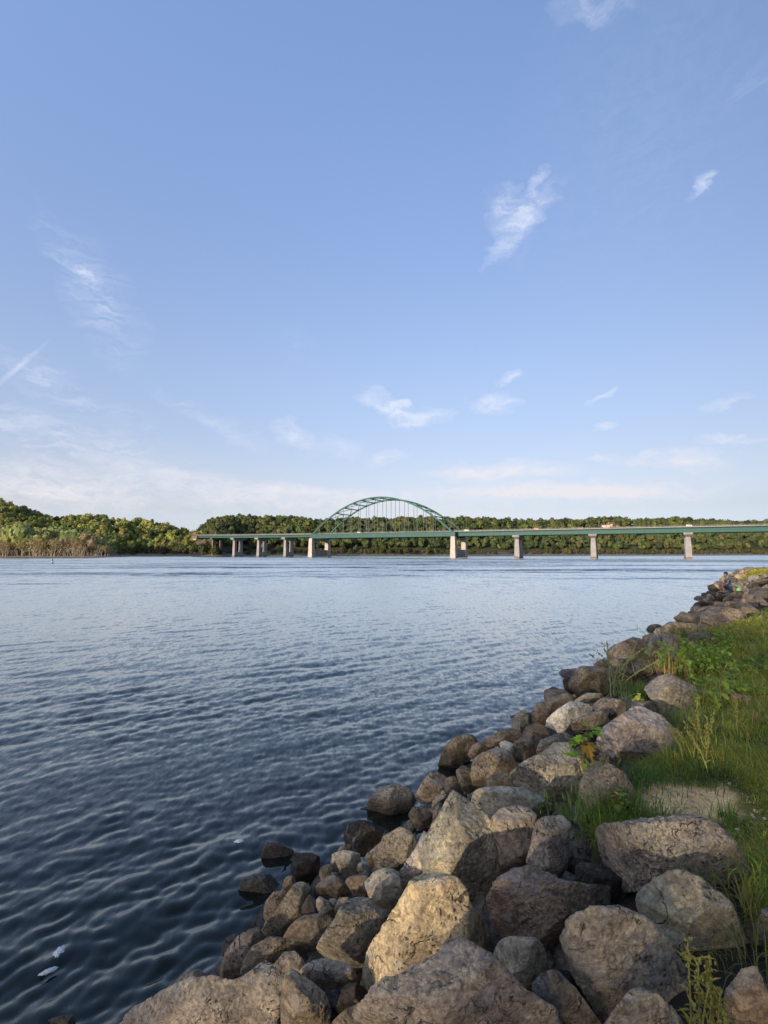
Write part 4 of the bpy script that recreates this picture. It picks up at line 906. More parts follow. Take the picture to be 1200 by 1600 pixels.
# ------------------------------------------------------------------ tied-arch bridge
def build_bridge():
    U = np.array([.8872, -.4613]); NN = np.array([.4613, .8872])
    O = np.array([-50.6, 394.8])
    def cx(x): return (x-O[0])/U[0]
    def P(s, t, z): q = O+U*s+NN*t; return (q[0], q[1], z)
    SL, SR = cx(-50.6), cx(51.3)
    root = empty('arch_bridge', (0, 0, 0)); tag(root, 'long green steel bridge on concrete piers with a tall double arch over the main span', 'bridge')
    def beam(mb, s0, s1, t0, t1, z0, z1, z0b=None, z1b=None):
        z0b = z0 if z0b is None else z0b; z1b = z1 if z1b is None else z1b
        mb.hexa([P(s0,t0,z0), P(s1,t0,z0b), P(s1,t1,z0b), P(s0,t1,z0), P(s0,t0,z1), P(s1,t0,z1b), P(s1,t1,z1b), P(s0,t1,z1)])
    sA = cx(-164); sE = cx(262)
    def top(s): return float(np.interp(s, [sA, cx(-127), SL, SR, sE], [18.6, 17.9, 17.4, 17.25, 17.2]))
    # deck slab in short pieces following the grade
    m = MB(); knots = np.concatenate([np.linspace(sA, SL, 6), np.linspace(SL, SR, 5)[1:], np.linspace(SR, sE, 6)[1:]])
    for a, b in zip(knots[:-1], knots[1:]):
        hw = 12.2 if SL-.1 < (a+b)/2 < SR else 8.6
        beam(m, a, b, -hw+.6, hw-.6, top(a)-.45, top(a)-.12, top(b)-.45, top(b)-.12)
    m.build('deck', M_ASPH, root)
    for side in (-1, 1):
        m = MB()
        for a, b in zip(knots[:-1], knots[1:]):
            if SL-.1 < (a+b)/2 < SR: continue
            right = a > 0; dp = 2.55 if right else 1.75; o_ = side*6.6
            beam(m, a, b, o_-.25, o_+.25, top(a)-.45-dp, top(a)-.46, top(b)-.45-dp, top(b)-.46)
            beam(m, a, b, o_-.5, o_+.5, top(a)-.5-dp, top(a)-.44-dp, top(b)-.5-dp, top(b)-.44-dp)
            if right:   # vertical stiffeners
                for s in np.arange(a+2, b, 4): beam(m, s-.08, s+.08, o_-.4, o_-.252, top(s)-.44-dp, top(s)-.5)
        m.build('plate_girder', M_GREEN, root)
        m = MB(); o_ = side*10.9
        beam(m, SL-1.2, SR+1.2, o_-.55, o_+.55, top(SL)-3.3, top(SL), top(SR)-3.3, top(SR)); m.build('tie_girder', M_GREEN, root)
        # railing on its posts
        m = MB()
        for a, b in zip(knots[:-1], knots[1:]):
            mid = SL-.1 < (a+b)/2 < SR; o_ = side*(8.2)
            beam(m, a, b, o_-.12, o_+.12, top(a)-.1, top(a)+.45, top(b)-.1, top(b)+.45)
            beam(m, a, b, o_-.06, o_+.06, top(a)+.85, top(a)+.97, top(b)+.85, top(b)+.97)
            for s in np.arange(a, b, 2.5): beam(m, s-.06, s+.06, o_-.06, o_+.06, top(s)+.45, top(s)+.85)
        m.build('railing', M_RAIL, root)
    # arch ribs, hangers
    Ls = SR-SL; NPAN = 16; zt = 43.0
    def az(s): u = (s-SL)/Ls*2-1; return top(s)-1.0+(zt-top(s)+1.0)*(1-u*u)
    for side in (-1, 1):
        m = MB(); o_ = side*10.9; ss = np.linspace(SL, SR, 41)
        for a, b in zip(ss[:-1], ss[1:]): 
            ta, tb = [math.atan2(az(q+.1)-az(q-.1), .2) for q in (a, b)]; h = .5
            c = [P(a+h*math.sin(ta), o_-.4, az(a)-h*math.cos(ta)), P(b+h*math.sin(tb), o_-.4, az(b)-h*math.cos(tb)), P(b+h*math.sin(tb), o_+.4, az(b)-h*math.cos(tb)), P(a+h*math.sin(ta), o_+.4, az(a)-h*math.cos(ta)),
                 P(a-h*math.sin(ta), o_-.4, az(a)+h*math.cos(ta)), P(b-h*math.sin(tb), o_-.4, az(b)+h*math.cos(tb)), P(b-h*math.sin(tb), o_+.4, az(b)+h*math.cos(tb)), P(a-h*math.sin(ta), o_+.4, az(a)+h*math.cos(ta))]
            m.hexa(c)
        m.build('arch_rib', M_GREEN, root)
        for k in range(1, NPAN):
            s = SL+Ls*k/NPAN; m = MB(); m.tube([P(s, o_-.0, top(s)-.4), P(s, o_, az(s)-.5)], .16, 5); m.build('hanger', M_CABLE, root)
    for k in range(2, NPAN-1):
        s = SL+Ls*k/NPAN; m = MB()
        beam(m, s-.28, s+.28, -10.5, 10.5, az(s)-.35, az(s)+.35); m.build('arch_strut', M_GREEN_LIT, root)
    for k in range(2, NPAN-2):
        s, s2 = SL+Ls*k/NPAN, SL+Ls*(k+1)/NPAN
        for sg in (-1, 1):
            m = MB(); a = (s, 10.4*sg) if k < NPAN/2 else (s, 0); b = (s2, 0) if k < NPAN/2 else (s2, 10.4*sg)
            m.tube([P(a[0], a[1], az(a[0])), P(b[0], b[1], az(b[0]))], .24, 5); m.build('arch_brace', M_GREEN_LIT, root)
    # floor beams under the arch deck
    m = MB()
    for k in range(NPAN+1): s = SL+Ls*k/NPAN; beam(m, s-.15, s+.15, -10.3, 10.3, top(s)-1.9, top(s)-.46)
    m.build('floor_beams', M_GREEN, root)
    # piers
    def pr(mb, s, t, hs0, ht0, hs1, ht1, z0, z1, dt=0):
        mb.hexa([P(s-hs0,t-ht0,z0), P(s+hs0,t-ht0,z0), P(s+hs0,t+ht0,z0), P(s-hs0,t+ht0,z0), P(s-hs1,t+dt-ht1,z1), P(s+hs1,t+dt-ht1,z1), P(s+hs1,t+dt+ht1,z1), P(s-hs1,t+dt+ht1,z1)])
    def water_pier(x, half, tshaft, zt_, solid, legw, capw, mt):
        s = cx(x); r = MB(); pr(r, s, 0, tshaft*1.08, half*1.05, tshaft, half, -3, solid); b = r.build('pier', mt, root)
        for sg in (-1, 1):
            q = MB(); pr(q, s, sg*(half-legw), tshaft-.003, legw, tshaft*.8, legw*.85, solid, zt_-1.6); q.build('column', mt, b)
        q = MB(); pr(q, s, 0, tshaft*.93, half*.98, tshaft*1.45, capw*.95, zt_-2.4, zt_-1.1); pr(q, s, 0, tshaft*1.46, capw*.96, tshaft*1.48, capw, zt_-1.1, zt_-.02); q.build('cap', mt, b)
        q = MB(); pr(q, s, 0, tshaft*1.12, half*1.07, tshaft*1.1, half*1.06, -3, .7); q.build('waterline_band', M_STAIN, b)
    for x in (87, 127, 170, 216, 258): water_pier(x, 5.6, 1.5, top(cx(x))-2.96, 5.6, 1.9, 8.6, M_CONC)
    for x in (-127, -103, -78): water_pier(x, 5.0, 1.25, top(cx(x))-2.2, 3.6, 1.35, 7.4, M_CONC)
    # land pier with two columns and the abutment
    s = cx(-149); b = MB(); pr(b, s, 0, 1.0, 6.8, 1.0, 7.2, top(s)-3.6, top(s)-2.22); bb = b.build('pier', M_STAIN, root)
    for sg in (-1, 1): q = MB(); pr(q, s, sg*4.6, .9, .9, .9, .9, -1, top(s)-3.6); q.build('column', M_STAIN, bb)
    b = MB(); beam(b, sA-6, sA+1.0, -8.2, 8.2, 15.6, top(sA)-.5); b.build('abutment', M_STAIN, root)
    for x in (-50.6, 51.3):
        s = cx(x); zt_ = top(s)-3.34; r = MB(); pr(r, s, 0, 1.0, 9.4, .95, 9.6, -3, 5.2); b = r.build('pier', M_CONC, root)
        for sg in (-1, 1):
            q = MB(); pr(q, s, sg*11.2, 2.0, 2.2, 1.4, 1.7, -3, zt_, -sg*.2); q.build('column', M_CONC_LIT, b)
        q = MB(); n = 12
        for k in range(n):
            t0, t1 = -9.4+18.8*k/n, -9.4+18.8*(k+1)/n
            f = lambda t: zt_-1.6-1.9*(abs(t)/9.4)**2.2
            q.hexa([P(s-.9,t0,f(t0)), P(s+.9,t0,f(t0)), P(s+.9,t1,f(t1)), P(s-.9,t1,f(t1)), P(s-.9,t0,zt_-.6), P(s+.9,t0,zt_-.6), P(s+.9,t1,zt_-.6), P(s-.9,t1,zt_-.6)])
        q.build('arched_crossbeam', M_CONC, b)
        for k in range(9):
            q = MB(); t0 = -8+2*k; pr(q, s, t0, .3, .25, .3, .25, zt_-.6, top(s)-2.0); q.build('bearing', M_GREEN, b)
    # vehicles on the deck
    def paint(n, c): return simple(n, c, .35, .05, 1)
    wh, rd, dk = paint('white_car_paint', (.7,.7,.68)), paint('red_car_paint', (.4,.05,.03)), paint('dark_car_paint', (.05,.06,.08))
    glass = simple('vehicle_glass', (.03,.04,.05), .1, .05); tyre = simple('tyre_rubber', (.02,.02,.02), .9, .1)
    def vehicle(x, t, kind, mt, label):
        s = cx(x); p = P(s, t, top(s)-.12); r = empty('van' if kind == 'van' else 'car', p, math.atan2(U[1], U[0])); tag(r, label, kind, 'vehicles crossing the bridge'); r.scale = (.62, .62, .62)
        Lh, W, H = (2.6, 1.0, 2.5) if kind == 'van' else (2.2, .9, 1.45)
        b = MB(); yz = [(-Lh, .35), (Lh, .35), (Lh, .9), (Lh*.55, 1.0), (Lh*.3, H), (-Lh*.85, H), (-Lh, 1.0)] if kind != 'van' else [(-Lh, .35), (Lh, .35), (Lh, 1.2), (Lh*.7, 1.4), (Lh*.45, H), (-Lh*.97, H), (-Lh, 1.0)]
        n = len(yz); b.add([(x_, -W, z_) for x_, z_ in yz]+[(x_, W, z_) for x_, z_ in yz], [tuple(range(n)), tuple(range(2*n-1, n-1, -1))]+[(i, i+n, (i+1) % n+n, (i+1) % n) for i in range(n)])
        b.build('body', mt, r, bevel=.05)
        for sd in (-1, 1):
            q = MB(); q.box((-.2, sd*(W+.01), H*.80), (Lh*1.0, .03, H*.24)); q.build('window', glass, r)
            for wx in (-Lh*.62, Lh*.62): q = MB(); q.tube([(wx, sd*(W-.1), .35), (wx, sd*(W+.06), .35)], .35, 14); q.build('wheel', tyre, r)
    vehicle(-16.5, -4, 'van', wh, 'white van on the bridge deck under the middle of the arch')
    vehicle(1.5, -3.6, 'car', wh, 'white car on the bridge deck just right of the arch middle')
    vehicle(57.5, -3.6, 'van', wh, 'white van on the deck just past the right foot of the arch')
    vehicle(98, -4, 'van', rd, 'reddish van on the deck past the first river pier right of the arch')
    vehicle(171, -4, 'van', wh, 'white van on the deck above the nearest river pier')
    vehicle(-128, -4, 'car', wh, 'white car on the deck near the left end of the bridge')
M_STAIN = simple('waterline_stain', (.17, .13, .09), .9, .2, .5)
build_bridge()

# ------------------------------------------------------------------ mansion, small house, buoy, foam
def house(name, label, base, parts, rz):
    r = empty(name, base, rz); tag(r, label, 'house')
    wall = simple('house_wall', (.55, .43, .30), .8, .12, .4); roof = simple('house_roof', (.20, .09, .06), .8, .2, .6); glass = simple('house_glass', (.05, .05, .06), .2, .1); white = simple('white_wall', (.62, .55, .48), .7, .08, .4)
    for (x, y, w, d, h, rh, wm) in parts:
        m = MB(); m.box((x, y, h/2-.5), (w, d, h+1)); wo = m.build('wall', white if wm else wall, r)
        m = MB(); e = .5; X0, X1, Y0, Y1 = x-w/2-e, x+w/2+e, y-d/2-e, y+d/2+e
        m.add([(X0,Y0,h+.01),(X1,Y0,h+.01),(X1,Y1,h+.01),(X0,Y1,h+.01),(X0+w*.22,y,h+rh),(X1-w*.22,y,h+rh)], [(3,2,1,0),(0,1,5,4),(2,3,4,5),(1,2,5),(3,0,4)]); m.build('roof', roof, r)
        nfl = max(1, int(h//2.8)); nw = max(1, int(w//2.4))
        for f in range(nfl):
            for k in range(nw):
                m = MB(); m.box((x-w/2+(k+.5)*w/nw, y-d/2-.03, 1.4+f*2.7), (1.0, .08, 1.3)); m.build('window', glass, wo)
    m = MB(); m.box((parts[1][0]+1, parts[1][1], parts[1][4]+parts[1][5]), (.9, .9, 1.8)); m.build('chimney', wall, r)
    return r
def gz(px, b): return terr(np.array([float(px)]), np.array([float(b)]))[0]
p = gz(957, 100); yaw = -.35
house('mansion', 'large tan mansion with reddish roofs on the lawn at the top of the bluff', (p[0], p[1], p[2]+.3),
      [(-10,0,5,7,6.8,2.4,1),(-4.6,1.5,4.6,7,7.6,2.2,0),(1.2,-.5,6,8,8.2,3.0,0),(7.6,.5,6,7,5.6,2.4,0),(13.2,1,5.4,6.5,3.0,1.6,1)], yaw)
p = gz(905, 112); house('house', 'small low house half hidden by trees at the left end of the bluff lawn', (p[0], p[1], p[2]+.3), [(0,0,6,5,2.8,1.8,0),(4,1,3,4,2.4,1.2,1)], -.2)
p = gz(309, 20); p = at_y(309, 836, 461); house('cabin', 'tiny pale cabin beside the left end of the bridge', (p[0], p[1]-6, 15.6), [(0,0,3,3,2.6,1,1),(1.9,0,1,2,1.6,.5,1)], 0)

b0 = at_z(81.7, 880.2, 0); gm = simple('buoy_green', (.05, .22, .10), .5, .1); wm = simple('buoy_white', (.6, .65, .5), .5, .1)
r = empty('buoy', b0); tag(r, 'green channel buoy with a pale band floating off the left shore', 'buoy')
m = MB(); m.tube([(0,0,-.3),(0,0,.15),(0,0,.3)], [.42,.42,.3], 12); m.build('float', gm, r, smooth=False)
m = MB(); m.tube([(0,0,.3),(0,0,.65)], [.27,.24], 12); m.build('band', wm, r)
m = MB(); m.tube([(0,0,.65),(0,0,1.6),(0,0,1.75)], [.22,.12,.02], 12); m.build('can', gm, r)
fm = simple('foam', (.62, .62, .60), .9, .08, 20, bump=.01)
def foam(px, py, sx, sy, rot, label):
    p = at_z(px, py, .02); g = np.random.default_rng(int(px)); dirs, f = ico(4)
    V = dirs*(1+.55*fbm(dirs*2.6+px, 5)[:, None])*[sx, sy, .010]; c, s = math.cos(rot), math.sin(rot); V = V@np.array([[c, s, 0], [-s, c, 0], [0, 0, 1]])
    o = obj('foam_patch', mesh_np('foam_patch', V, f, fm, True), None, p); tag(o, label, 'foam', 'bits of white foam on the river')
foam(93, 1487, .032, .055, .2, 'upper and larger of the two white foam scraps at the lower left')
foam(76, 1517, .055, .022, .6, 'lower slanting scrap of white foam near the bottom left corner')
foam(374, 1314, .05, .035, .1, 'small white foam scrap floating above the brown block in the water')


# ------------------------------------------------------------------ seated person
def skinned(name, joints, edges, mat_, parent, sub=2, root=0):
    me = bpy.data.meshes.new(name); me.from_pydata([j[:3] for j in joints], edges, []); o = obj(name, me, parent); me.materials.append(mat_)
    sk = o.modifiers.new('skin', 'SKIN'); 
    for i, j in enumerate(joints):
        v = me.skin_vertices[0].data[i]; v.radius = (j[3], j[3] if len(j) < 5 else j[4]); v.use_root = (i == root)
    sk.use_smooth_shade = True; ss = o.modifiers.new('sub', 'SUBSURF'); ss.levels = sub; ss.render_levels = sub
    return o
def build_person():
    dep_px = (1140, 921)
    C = hit_bank(*dep_px, .35)
    r = empty('person', C, R(172)); tag(r, 'person sitting on the rocks by the water in a blue-grey t-shirt, leaning forward', 'person')
    sc = 28/F*((C-CAM)@AXF)/1.0; r.scale = (sc, sc, sc)   # hip-to-crown height is about one unit
    skin = simple('skin', (.36, .19, .12), .55, .08); shirt = simple('blue_grey_cotton', (.055, .11, .16), .9, .1, 12); shorts = simple('dark_blue_shorts', (.03, .06, .10), .9, .1, 12)
    hair = simple('dark_hair', (.012, .01, .01), .6, .2, 30); shoe = simple('dark_shoe', (.03, .03, .03), .7, .1)
    # faces +X locally, seat at z=0
    H = [(0,0,.08,.13),(.03,0,.28,.12),(.07,0,.46,.13),(.10,0,.56,.07),(.14,0,.66,.052),(.17,0,.74,.075),(.175,0,.83,.092),(.16,0,.90,.075)]
    E_ = [(0,1),(1,2),(2,3),(3,4),(4,5),(5,6),(6,7)]
    def add(a, pts):
        for p_ in pts: H.append(p_); E_.append((a, len(H)-1)); a = len(H)-1
        return a
    for sd in (-1, 1):
        w = add(3, [(.09, sd*.15, .53, .055), (.20, sd*.20, .33, .04), (.34, sd*.17, .28, .033), (.44, sd*.12, .29, .024), (.50, sd*.11, .28, .030)])
        for k, (dy, ln, dz) in enumerate([(-.03,.07,-.03),(-.01,.085,-.035),(.01,.08,-.04),(.028,.065,-.045)]):
            add(w, [(.535, sd*.11+dy, .27, .0095), (.535+ln*.6, sd*.11+dy, .27+dz*.5, .009), (.53+ln*.8, sd*.11+dy, .25+dz, .007)])
        add(w, [(.50, sd*.11-sd*.035, .30, .011), (.535, sd*.11-sd*.045, .305, .009)])
        add(0, [(.06, sd*.10, .07, .085), (.26, sd*.15, .20, .075), (.44, sd*.16, .27, .058), (.42, sd*.16, .08, .048), (.38, sd*.16, -.12, .034), (.39, sd*.16, -.17, .036), (.50, sd*.16, -.19, .03)])
    skinned('body', H, E_, skin, r)
    T = [(0,0,.06,.15),(.03,0,.26,.145),(.065,0,.44,.15),(.09,0,.53,.135),(.108,0,.605,.082)]; TE = [(0,1),(1,2),(2,3),(3,4)]
    for sd in (-1, 1): n = len(T); T += [(.09, sd*.15, .53, .088), (.155, sd*.195, .41, .068)]; TE += [(3, n), (n, n+1)]
    skinned('t_shirt', T, TE, shirt, r)
    T = [(0,0,.06,.135)]; TE = []
    for sd in (-1, 1): n = len(T); T += [(.07, sd*.10, .08, .105), (.26, sd*.15, .205, .092), (.38, sd*.158, .25, .08)]; TE += [(0, n), (n, n+1), (n+1, n+2)]
    skinned('shorts', T, TE, shorts, r)
    dirs, f = ico(4)
    V = dirs*[.112, .098, .10]*(1+.05*fbm(dirs*5, 2)[:, None])+[.155, 0, .885]; keep = ~((V[:, 0] > .215) & (V[:, 2] < .90)) & (V[:, 2] > .80)
    V[~keep] = V[~keep]*.2+np.array([.15, 0, .86])*.8; obj('hair', mesh_np('hair', V, f, hair, True), r)
    m = MB(); m.tube([(.255,0,.855),(.285,0,.825),(.262,0,.81)], [.008,.016,.010], 6); m.build('nose', skin, r, smooth=True)
    for sd in (-1, 1):
        m = MB(); m.tube([(.163, sd*.088, .85), (.163, sd*.106, .85)], [.024, .018], 8); m.build('ear', skin, r)
        m = MB(); m.tube([(.247, sd*.032, .852), (.262, sd*.032, .852)], [.010, .008], 8); m.build('eye', hair, r)
        m = MB(); m.tube([(.35, sd*.16, -.18), (.42, sd*.16, -.19), (.53, sd*.16, -.20)], [.045, .048, .034], 8); m.build('shoe', shoe, r, smooth=True)
    m = MB(); m.tube([(.258, -.03, .79), (.266, 0, .788), (.258, .03, .79)], [.005, .008, .005], 6); m.build('mouth', skin, r)
    p = hit_bank(1141, 920, .42); lm = simple('bright_green_plastic', (.35, .65, .20), .5, .1)
    b = empty('bait_bag', (p[0]+.02, p[1]-.5, p[2]-.02), .4); tag(b, 'small bright green bag lying by the seated person', 'bag')
    d2, f2 = ico(3); V = d2*(1+.3*fbm(d2*2.2, 3)[:, None])*[.13, .08, .10]; obj('bag_body', mesh_np('bag_body', V, f2, lm, True), b)
    m = MB(); m.tube([(-.06,0,.07),(-.04,0,.17),(.03,0,.18),(.06,0,.07)], .012, 6); m.build('handle', lm, b)
build_person()

# ------------------------------------------------------------------ grass and weeds
def blades(P, H, W, A, LEAN, COLS, curl=.5, seg=3):
    """tapered bent blades; arrays of base points, height, width, azimuth, lean"""
    n = len(P); ca, sa = np.cos(A), np.sin(A); px_, py_ = -sa*W/2, ca*W/2
    V = np.zeros((n, seg*2+1, 3))
    for k in range(seg+1):
        t = k/seg; ang = LEAN*(t**(1+curl)); hx = H*t*np.sin(ang); hz = H*t*np.cos(ang)
        C = P+np.column_stack([ca*hx, sa*hx, hz]); w = 1-t**1.5
        if k < seg:
            V[:, 2*k] = C+np.column_stack([px_*w, py_*w, 0*w*px_]); V[:, 2*k+1] = C-np.column_stack([px_*w, py_*w, 0*w*px_])
        else: V[:, 2*k] = C
    m = seg*2+1; b = np.arange(n)[:, None]*m
    q = np.concatenate([b+np.array([[2*k, 2*k+1, 2*k+3, 2*k+2]]) for k in range(seg-1)]); t3 = b+np.array([[2*seg-2, 2*seg-1, 2*seg]])
    return V.reshape(-1, 3), q, t3, np.repeat(COLS, m, axis=0)
def build_grass():
    g = np.random.default_rng(9); n = 1300000
    az_ = np.radians(g.uniform(12, 68, n)); y = 1.0*np.exp(g.uniform(0, math.log(58), n)); P = np.column_stack([y*np.tan(az_), y])
    P = P[in_poly(P, GP)]; pd = poly_dist(P, DIRT)
    P3 = np.column_stack([P, P[:, 0]*0]); cl = fbm(P3*1.3, 3); cl2 = fbm(P3*6+5, 2)
    keep = ((pd > .03+.2*cl2) | (g.random(len(P)) < .05)) & (g.random(len(P)) < np.clip(.75+.9*cl+.4*cl2, .25, 1)); P, cl, cl2, pd = P[keep], cl[keep], cl2[keep], pd[keep]
    # the edge towards the rocks thins out
    dep = P[:, 1]; N_ = len(P); 
    sel = g.random(N_) < min(1, 360000/N_); P, cl, cl2, dep, pd = P[sel], cl[sel], cl2[sel], dep[sel], pd[sel]; N_ = len(P)
    z = ground_z(P)-.005; Hh = g.uniform(.03, .085, N_)*(1+.8*np.clip(cl, -.6, 1.2))*(1+1.1*np.clip(cl2-.15, 0, 1))*np.where(g.random(N_) < .03, 2.2, 1)*np.clip(dep/5+.75, 1, 1.7); Hh *= np.clip((pd)/.3, .5, 1)*np.clip(.5+dep/10, .5, .95)
    W = np.maximum(.0042, .0011*dep)*g.uniform(.7, 1.2, N_)
    flow = 2.2+1.6*fbm(np.column_stack([P*.8, P[:, 0]*0+3]), 2); A = flow+g.normal(size=N_)*1.1; LEAN = np.clip(g.normal(1.3, .4, N_), .2, 1.9)
    pal = 2.1*np.array([(.060,.095,.022),(.085,.12,.03),(.11,.13,.04),(.045,.08,.025),(.21,.17,.085)]); c = np.array([1.75, 1.45, .8])*pal[g.choice(5, N_, p=[.25,.25,.23,.13,.14])]*g.uniform(.75, 1.25, (N_, 1))
    far = np.clip((dep-38)/6, 0, 1)[:, None]; c = c*(1-far)+c*np.array([1.45, 1.2, .8])*far  # sunlit tip: warm light put into the colour of the far blades
    V, q, t, cc = blades(np.column_stack([P, z]), Hh, W, A, LEAN, c)
    o = obj('grass', mesh_np('grass', V, [q, t], M_LEAF, False, cc)); tag(o, 'uncut green grass on top of the bank right of the boulders', 'grass', None, 'stuff')
build_grass()
def tuft(name, label, px, py, n, h, spread, pal, lean=.5, w=.006, z=None, group='clumps of tall grass along the bank edge'):
    p = hit_bank(px, py, .03) if z is None else at_z(px, py, z); g = np.random.default_rng(int(px+py))
    P = np.zeros((n, 3)); P[:, :2] = g.normal(size=(n, 2))*spread*.4
    A = np.arctan2(P[:, 1], P[:, 0])+g.normal(size=n)*.6; c = np.array([1.75, 1.5, 1.2])*np.array(pal)[g.integers(0, len(pal), n)]*g.uniform(.7, 1.3, (n, 1))
    V, q, t, cc = blades(P, h*g.uniform(.5, 1.1, n), np.full(n, w), A, np.clip(g.normal(lean, .35, n), .02, 2), c, seg=5)
    o = obj(name, mesh_np(name, V, [q, t], M_LEAF, False, cc), None, p); tag(o, label, 'grass clump', group); return o
GR = [(.09,.16,.03),(.06,.12,.025),(.13,.19,.04)]; YL = [(.24,.21,.07),(.20,.17,.07),(.17,.10,.04),(.10,.14,.04)]
tuft('grass_clump', 'yellow and rust-coloured dry grass clump hanging over the grey boulder', 1062, 1048, 240, .32, .6, YL, .8, .012)
tuft('grass_clump', 'bright green grass tuft growing in front of the long dark slab', 975, 1278, 520, .16, .42, GR, .9, .006)
tuft('grass_clump', 'low green tuft at the foot of the tilted grey-green boulder', 905, 1290, 260, .10, .3, GR, .9, .006)
tuft('grass_clump', 'small dark green tuft below the flat-faced tan boulder', 1005, 1218, 260, .10, .3, [(.04,.09,.03),(.05,.11,.03)], 1.0, .006)
tuft('grass_clump', 'dark green tuft at the upper edge of the bare dirt', 1100, 1212, 300, .11, .35, [(.05,.10,.03),(.07,.11,.03)], .9, .006)
tuft('grass_clump', 'light green tuft growing in the bare dirt patch', 1135, 1282, 60, .12, .12, GR, .6, .006)
tuft('grass_clump', 'long bright arching blades at the right edge', 1196, 1385, 26, .24, .10, [(.22,.30,.04),(.16,.26,.04)], 1.2, .009)
tuft('grass_clump', 'straggly dry-green grass right of the long dark slab', 1176, 1430, 160, .20, .25, [(.12,.15,.04),(.16,.14,.05)], 1.1, .006)
tuft('grass_clump', 'loose grass hanging over the corner rock at the lower right', 1184, 1525, 110, .2, .2, [(.14,.14,.05),(.10,.12,.04)], 1.3, .005)
tuft('grass_clump', 'dark green tuft between the ridged boulder and the weed', 1000, 1088, 300, .22, .35, [(.05,.10,.03)], .9, .009)
tuft('grass_clump', 'soft light tuft right of the flat-faced tan boulder', 1075, 1142, 300, .2, .4, [(.10,.13,.05),(.07,.11,.04)], .9, .007)
tuft('grass_clump', 'low grass creeping over the rocks near the far bend', 1085, 1000, 300, .32, .8, [(.09,.12,.03),(.15,.15,.05)], .9, .014)
def leaf_shape(kind):
    if kind == 'maple':
        half = [(0,0),(.10,.02),(.36,-.06),(.30,.10),(.52,.20),(.40,.30),(.56,.46),(.32,.44),(.22,.42),(.28,.72),(.14,.66),(0,1.0)]
    elif kind == 'heart': half = [(0,.05),(.15,-.04),(.36,.08),(.42,.34),(.28,.68),(0,1)]
    else: half = [(0,0),(.09,.25),(.10,.55),(0,1)]
    return np.array(half+[(-x, y) for x, y in half[-2:0:-1]])
def plant(name, label, px, py, stems, h, leaf, lsize, nleaf, col, stemcol=(.14,.17,.05), lean=.35, spread=.08, spike=0, h0=.03, cat='weed', group=None, tip=None):
    p = hit_bank(px, py, h0); g = np.random.default_rng(int(px*3+py)); r = empty(name, p); tag(r, label, cat, group)
    sm = MB(); LV, LF, LC, k = [], [], [], 0; base = leaf_shape(leaf); nb = len(base); heads = []
    for s in range(stems):
        a = g.uniform(0, 6.28); ln = lean*g.uniform(.2, 1.2); hh = h*g.uniform(.55, 1.05) if stems > 1 else h
        b = np.array([g.normal()*spread, g.normal()*spread, 0]); d = np.array([math.cos(a), math.sin(a), 0])
        pts = [b+d*ln*hh*(t**1.6)+np.array([0, 0, hh*t*(1-.15*ln*t)]) for t in np.linspace(0, 1, 6)]; rw = .0035+.004*h
        sm.tube(pts, np.linspace(rw, rw*.35, 6), 5); pts = np.array(pts)
        for q in range(nleaf):
            t = g.uniform(.15, 1.0); i = min(4, int(t*5)); c = pts[i]*(1-(t*5-i))+pts[i+1]*(t*5-i)
            th = g.uniform(0, 6.28); el = g.uniform(-.7, .35) if leaf != 'lance' else g.uniform(.1, .9)
            f_ = np.array([math.cos(th)*math.cos(el), math.sin(th)*math.cos(el), math.sin(el)]); sd = np.cross(f_, [0, 0, 1]); sd /= np.linalg.norm(sd); up = np.cross(sd, f_)
            L_ = lsize*g.uniform(.5, 1.1); st = c+f_*L_*(.35 if leaf != 'lance' else 0)
            bend = -.25*base[:, 1]**2; X = st+L_*(base[:, :1]*sd+base[:, 1:]*f_+(bend+.12*np.abs(base[:, 0]))[:, None]*up)
            LV.append(X); LF.append(np.arange(nb)+k); k += nb
            cc = np.array([1.6, 1.25, .95])*np.array(tip if tip is not None and g.random() < .25 else col)*g.uniform(.75, 1.3); LC.append(np.tile(cc, (nb, 1)))
            if leaf != 'lance': sm.tube([c, st], rw*.35, 4)
        if spike:
            SV = []
            for q in range(26):
                t = g.uniform(.55, 1.0); i = min(4, int(t*5)); c = pts[i]*(1-(t*5-i))+pts[i+1]*(t*5-i); SV.append(c+g.normal(size=3)*.006)
            heads.append(SV)
    sm.build('stem', simple('weed_stem', stemcol, .8, .15), r, smooth=True)
    o = obj('foliage', mesh_np('foliage', np.concatenate(LV), np.array(LF), M_LEAF, False, np.concatenate(LC)), r)
    for SV in heads:
        d_, f = ico(1); V = np.concatenate([c+d_*[spike, spike, spike*2] for c in SV]); Fs = np.concatenate([f+i*len(d_) for i in range(len(SV))])
        obj('seed_head', mesh_np('seed_head', V, Fs, M_LEAF, True, np.tile(np.array([.30,.30,.08]), (len(V), 1))), r)
    return r
plant('maple_seedling', 'maple seedling with lobed bright green leaves among the rocks', 916, 1192, 2, .40, 'maple', .125, 9, (.12,.26,.03), (.16,.08,.04), .25, .03, tip=(.28,.22,.04), cat='seedling', h0=.1)
plant('spindly_weed', 'tall spindly branching weed with thin pale stems above the dark rocks', 962, 1088, 9, .75, 'lance', .10, 9, (.16,.22,.06), (.22,.26,.10), .75, .05, .006)
plant('vine', 'few pale heart-shaped leaves sticking up behind the flat-faced tan boulder', 1010, 1103, 4, .22, 'heart', .085, 3, (.30,.40,.08), lean=.6)
plant('leafy_weed', 'bright green broad-leaved bush beside the dry yellow grass', 1108, 1052, 60, .42, 'heart', .062, 16, (.17,.32,.05), lean=.5, spread=.25)
plant('leafy_weed', 'small heart-leaved weed in the grass right of the ridged boulder', 1118, 1105, 4, .38, 'heart', .10, 6, (.15,.27,.05), lean=.25)
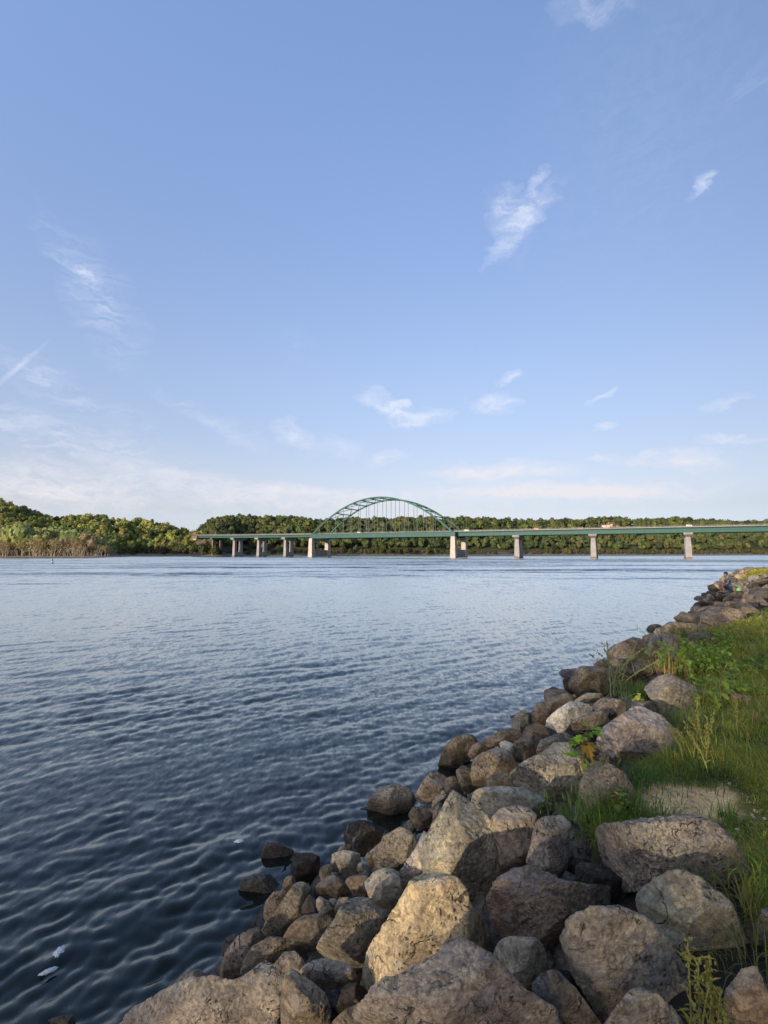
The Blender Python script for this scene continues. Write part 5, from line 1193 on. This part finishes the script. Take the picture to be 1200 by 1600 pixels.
plant('leafy_weed', 'faint stalk with round leaves in the grass near the right edge', 1168, 1098, 2, .42, 'heart', .09, 6, (.11,.18,.05), lean=.2)
plant('leafy_weed', 'upright two-leaved weed at the foot of the tilted grey-green boulder', 965, 1272, 3, .22, 'heart', .045, 9, (.12,.24,.04), (.22,.08,.05), lean=.25, spread=.02, tip=(.4,.35,.1))
plant('pigweed', 'cluster of upright pale green pigweed spikes right of the tan boulder', 1108, 1196, 13, .34, 'lance', .07, 7, (.24,.26,.05), (.25,.26,.06), .35, .10, .006)
plant('pigweed', 'tallest single green spike standing at the left of the pigweed cluster', 1092, 1180, 1, .46, 'lance', .06, 14, (.24,.27,.05), (.25,.26,.06), .1, .01, .007)
plant('pigweed', 'thin green spike standing alone in the grass upper right', 1152, 1150, 1, .28, 'lance', .05, 10, (.24,.27,.05), (.25,.26,.06), .1, .01, .006)
plant('pigweed', 'pale green spiky weed rising from the bottom edge before the rounded boulder', 1090, 1660, 9, .36, 'lance', .05, 16, (.22,.22,.05), (.22,.2,.06), .2, .04, .004, h0=.0)
plant('tall_stalk', 'long leaning yellow-green stalk in the upper right grass', 1180, 1030, 2, .55, 'lance', .13, 5, (.20,.25,.08), (.22,.26,.1), .6, .02, .008)
plant('leafy_weed', 'low bright broad-leaved weeds in the grass just below the leafy bush', 1150, 1085, 18, .2, 'heart', .06, 9, (.16,.28,.05), lean=.6, spread=.2)
plant('leafy_weed', 'bright leafy weed growing beside the dark rounded boulder near the far grass', 1120, 1012, 26, .34, 'heart', .07, 10, (.17,.30,.05), lean=.5, spread=.25)
plant('leafy_weed', 'tiny leafy weed in the gap right of the maple seedling', 935, 1205, 5, .12, 'heart', .04, 6, (.15,.27,.05), lean=.5, spread=.04, h0=.05)
plant('leafy_weed', 'leafy green weed in the grass at the right edge, upper part', 1192, 1050, 7, .35, 'heart', .09, 6, (.11,.19,.05), lean=.5, spread=.15)
plant('tall_stalk', 'brown dead stalk in the grass at the right edge', 1196, 1140, 2, .3, 'lance', .06, 4, (.2,.16,.08), (.2,.14,.08), .4, .02)

def pebbles():
    g = np.random.default_rng(44); dirs, fc = ico(2); Vs, Fs, k, n = [], [], 0, 0
    lo, hi = DIRT.min(0)-.2, DIRT.max(0)+.2
    while n < 110:
        P = g.uniform(lo, hi)[None]; pd = poly_dist(P, DIRT)[0]
        if pd > .12: continue
        r_ = g.uniform(.003, .013)*(1.8 if g.random() < .06 else 1); z = ground_z(P)[0]
        V = dirs*(1+.3*perlin(dirs*1.5+g.uniform(0, 99, 3)))[:, None]*r_*g.uniform(.6, 1.2, 3)+[P[0, 0], P[0, 1], z+r_*.2]; Vs.append(V); Fs.append(fc+k); k += len(V); n += 1
    o = obj('pebbles', mesh_np('pebbles', np.concatenate(Vs), np.concatenate(Fs), simple('pebble_stone', (.50,.36,.22), .9, .35, 40), True)); tag(o, 'tiny pebbles and crumbs scattered on the bare tan dirt', 'gravel', None, 'stuff')
pebbles()
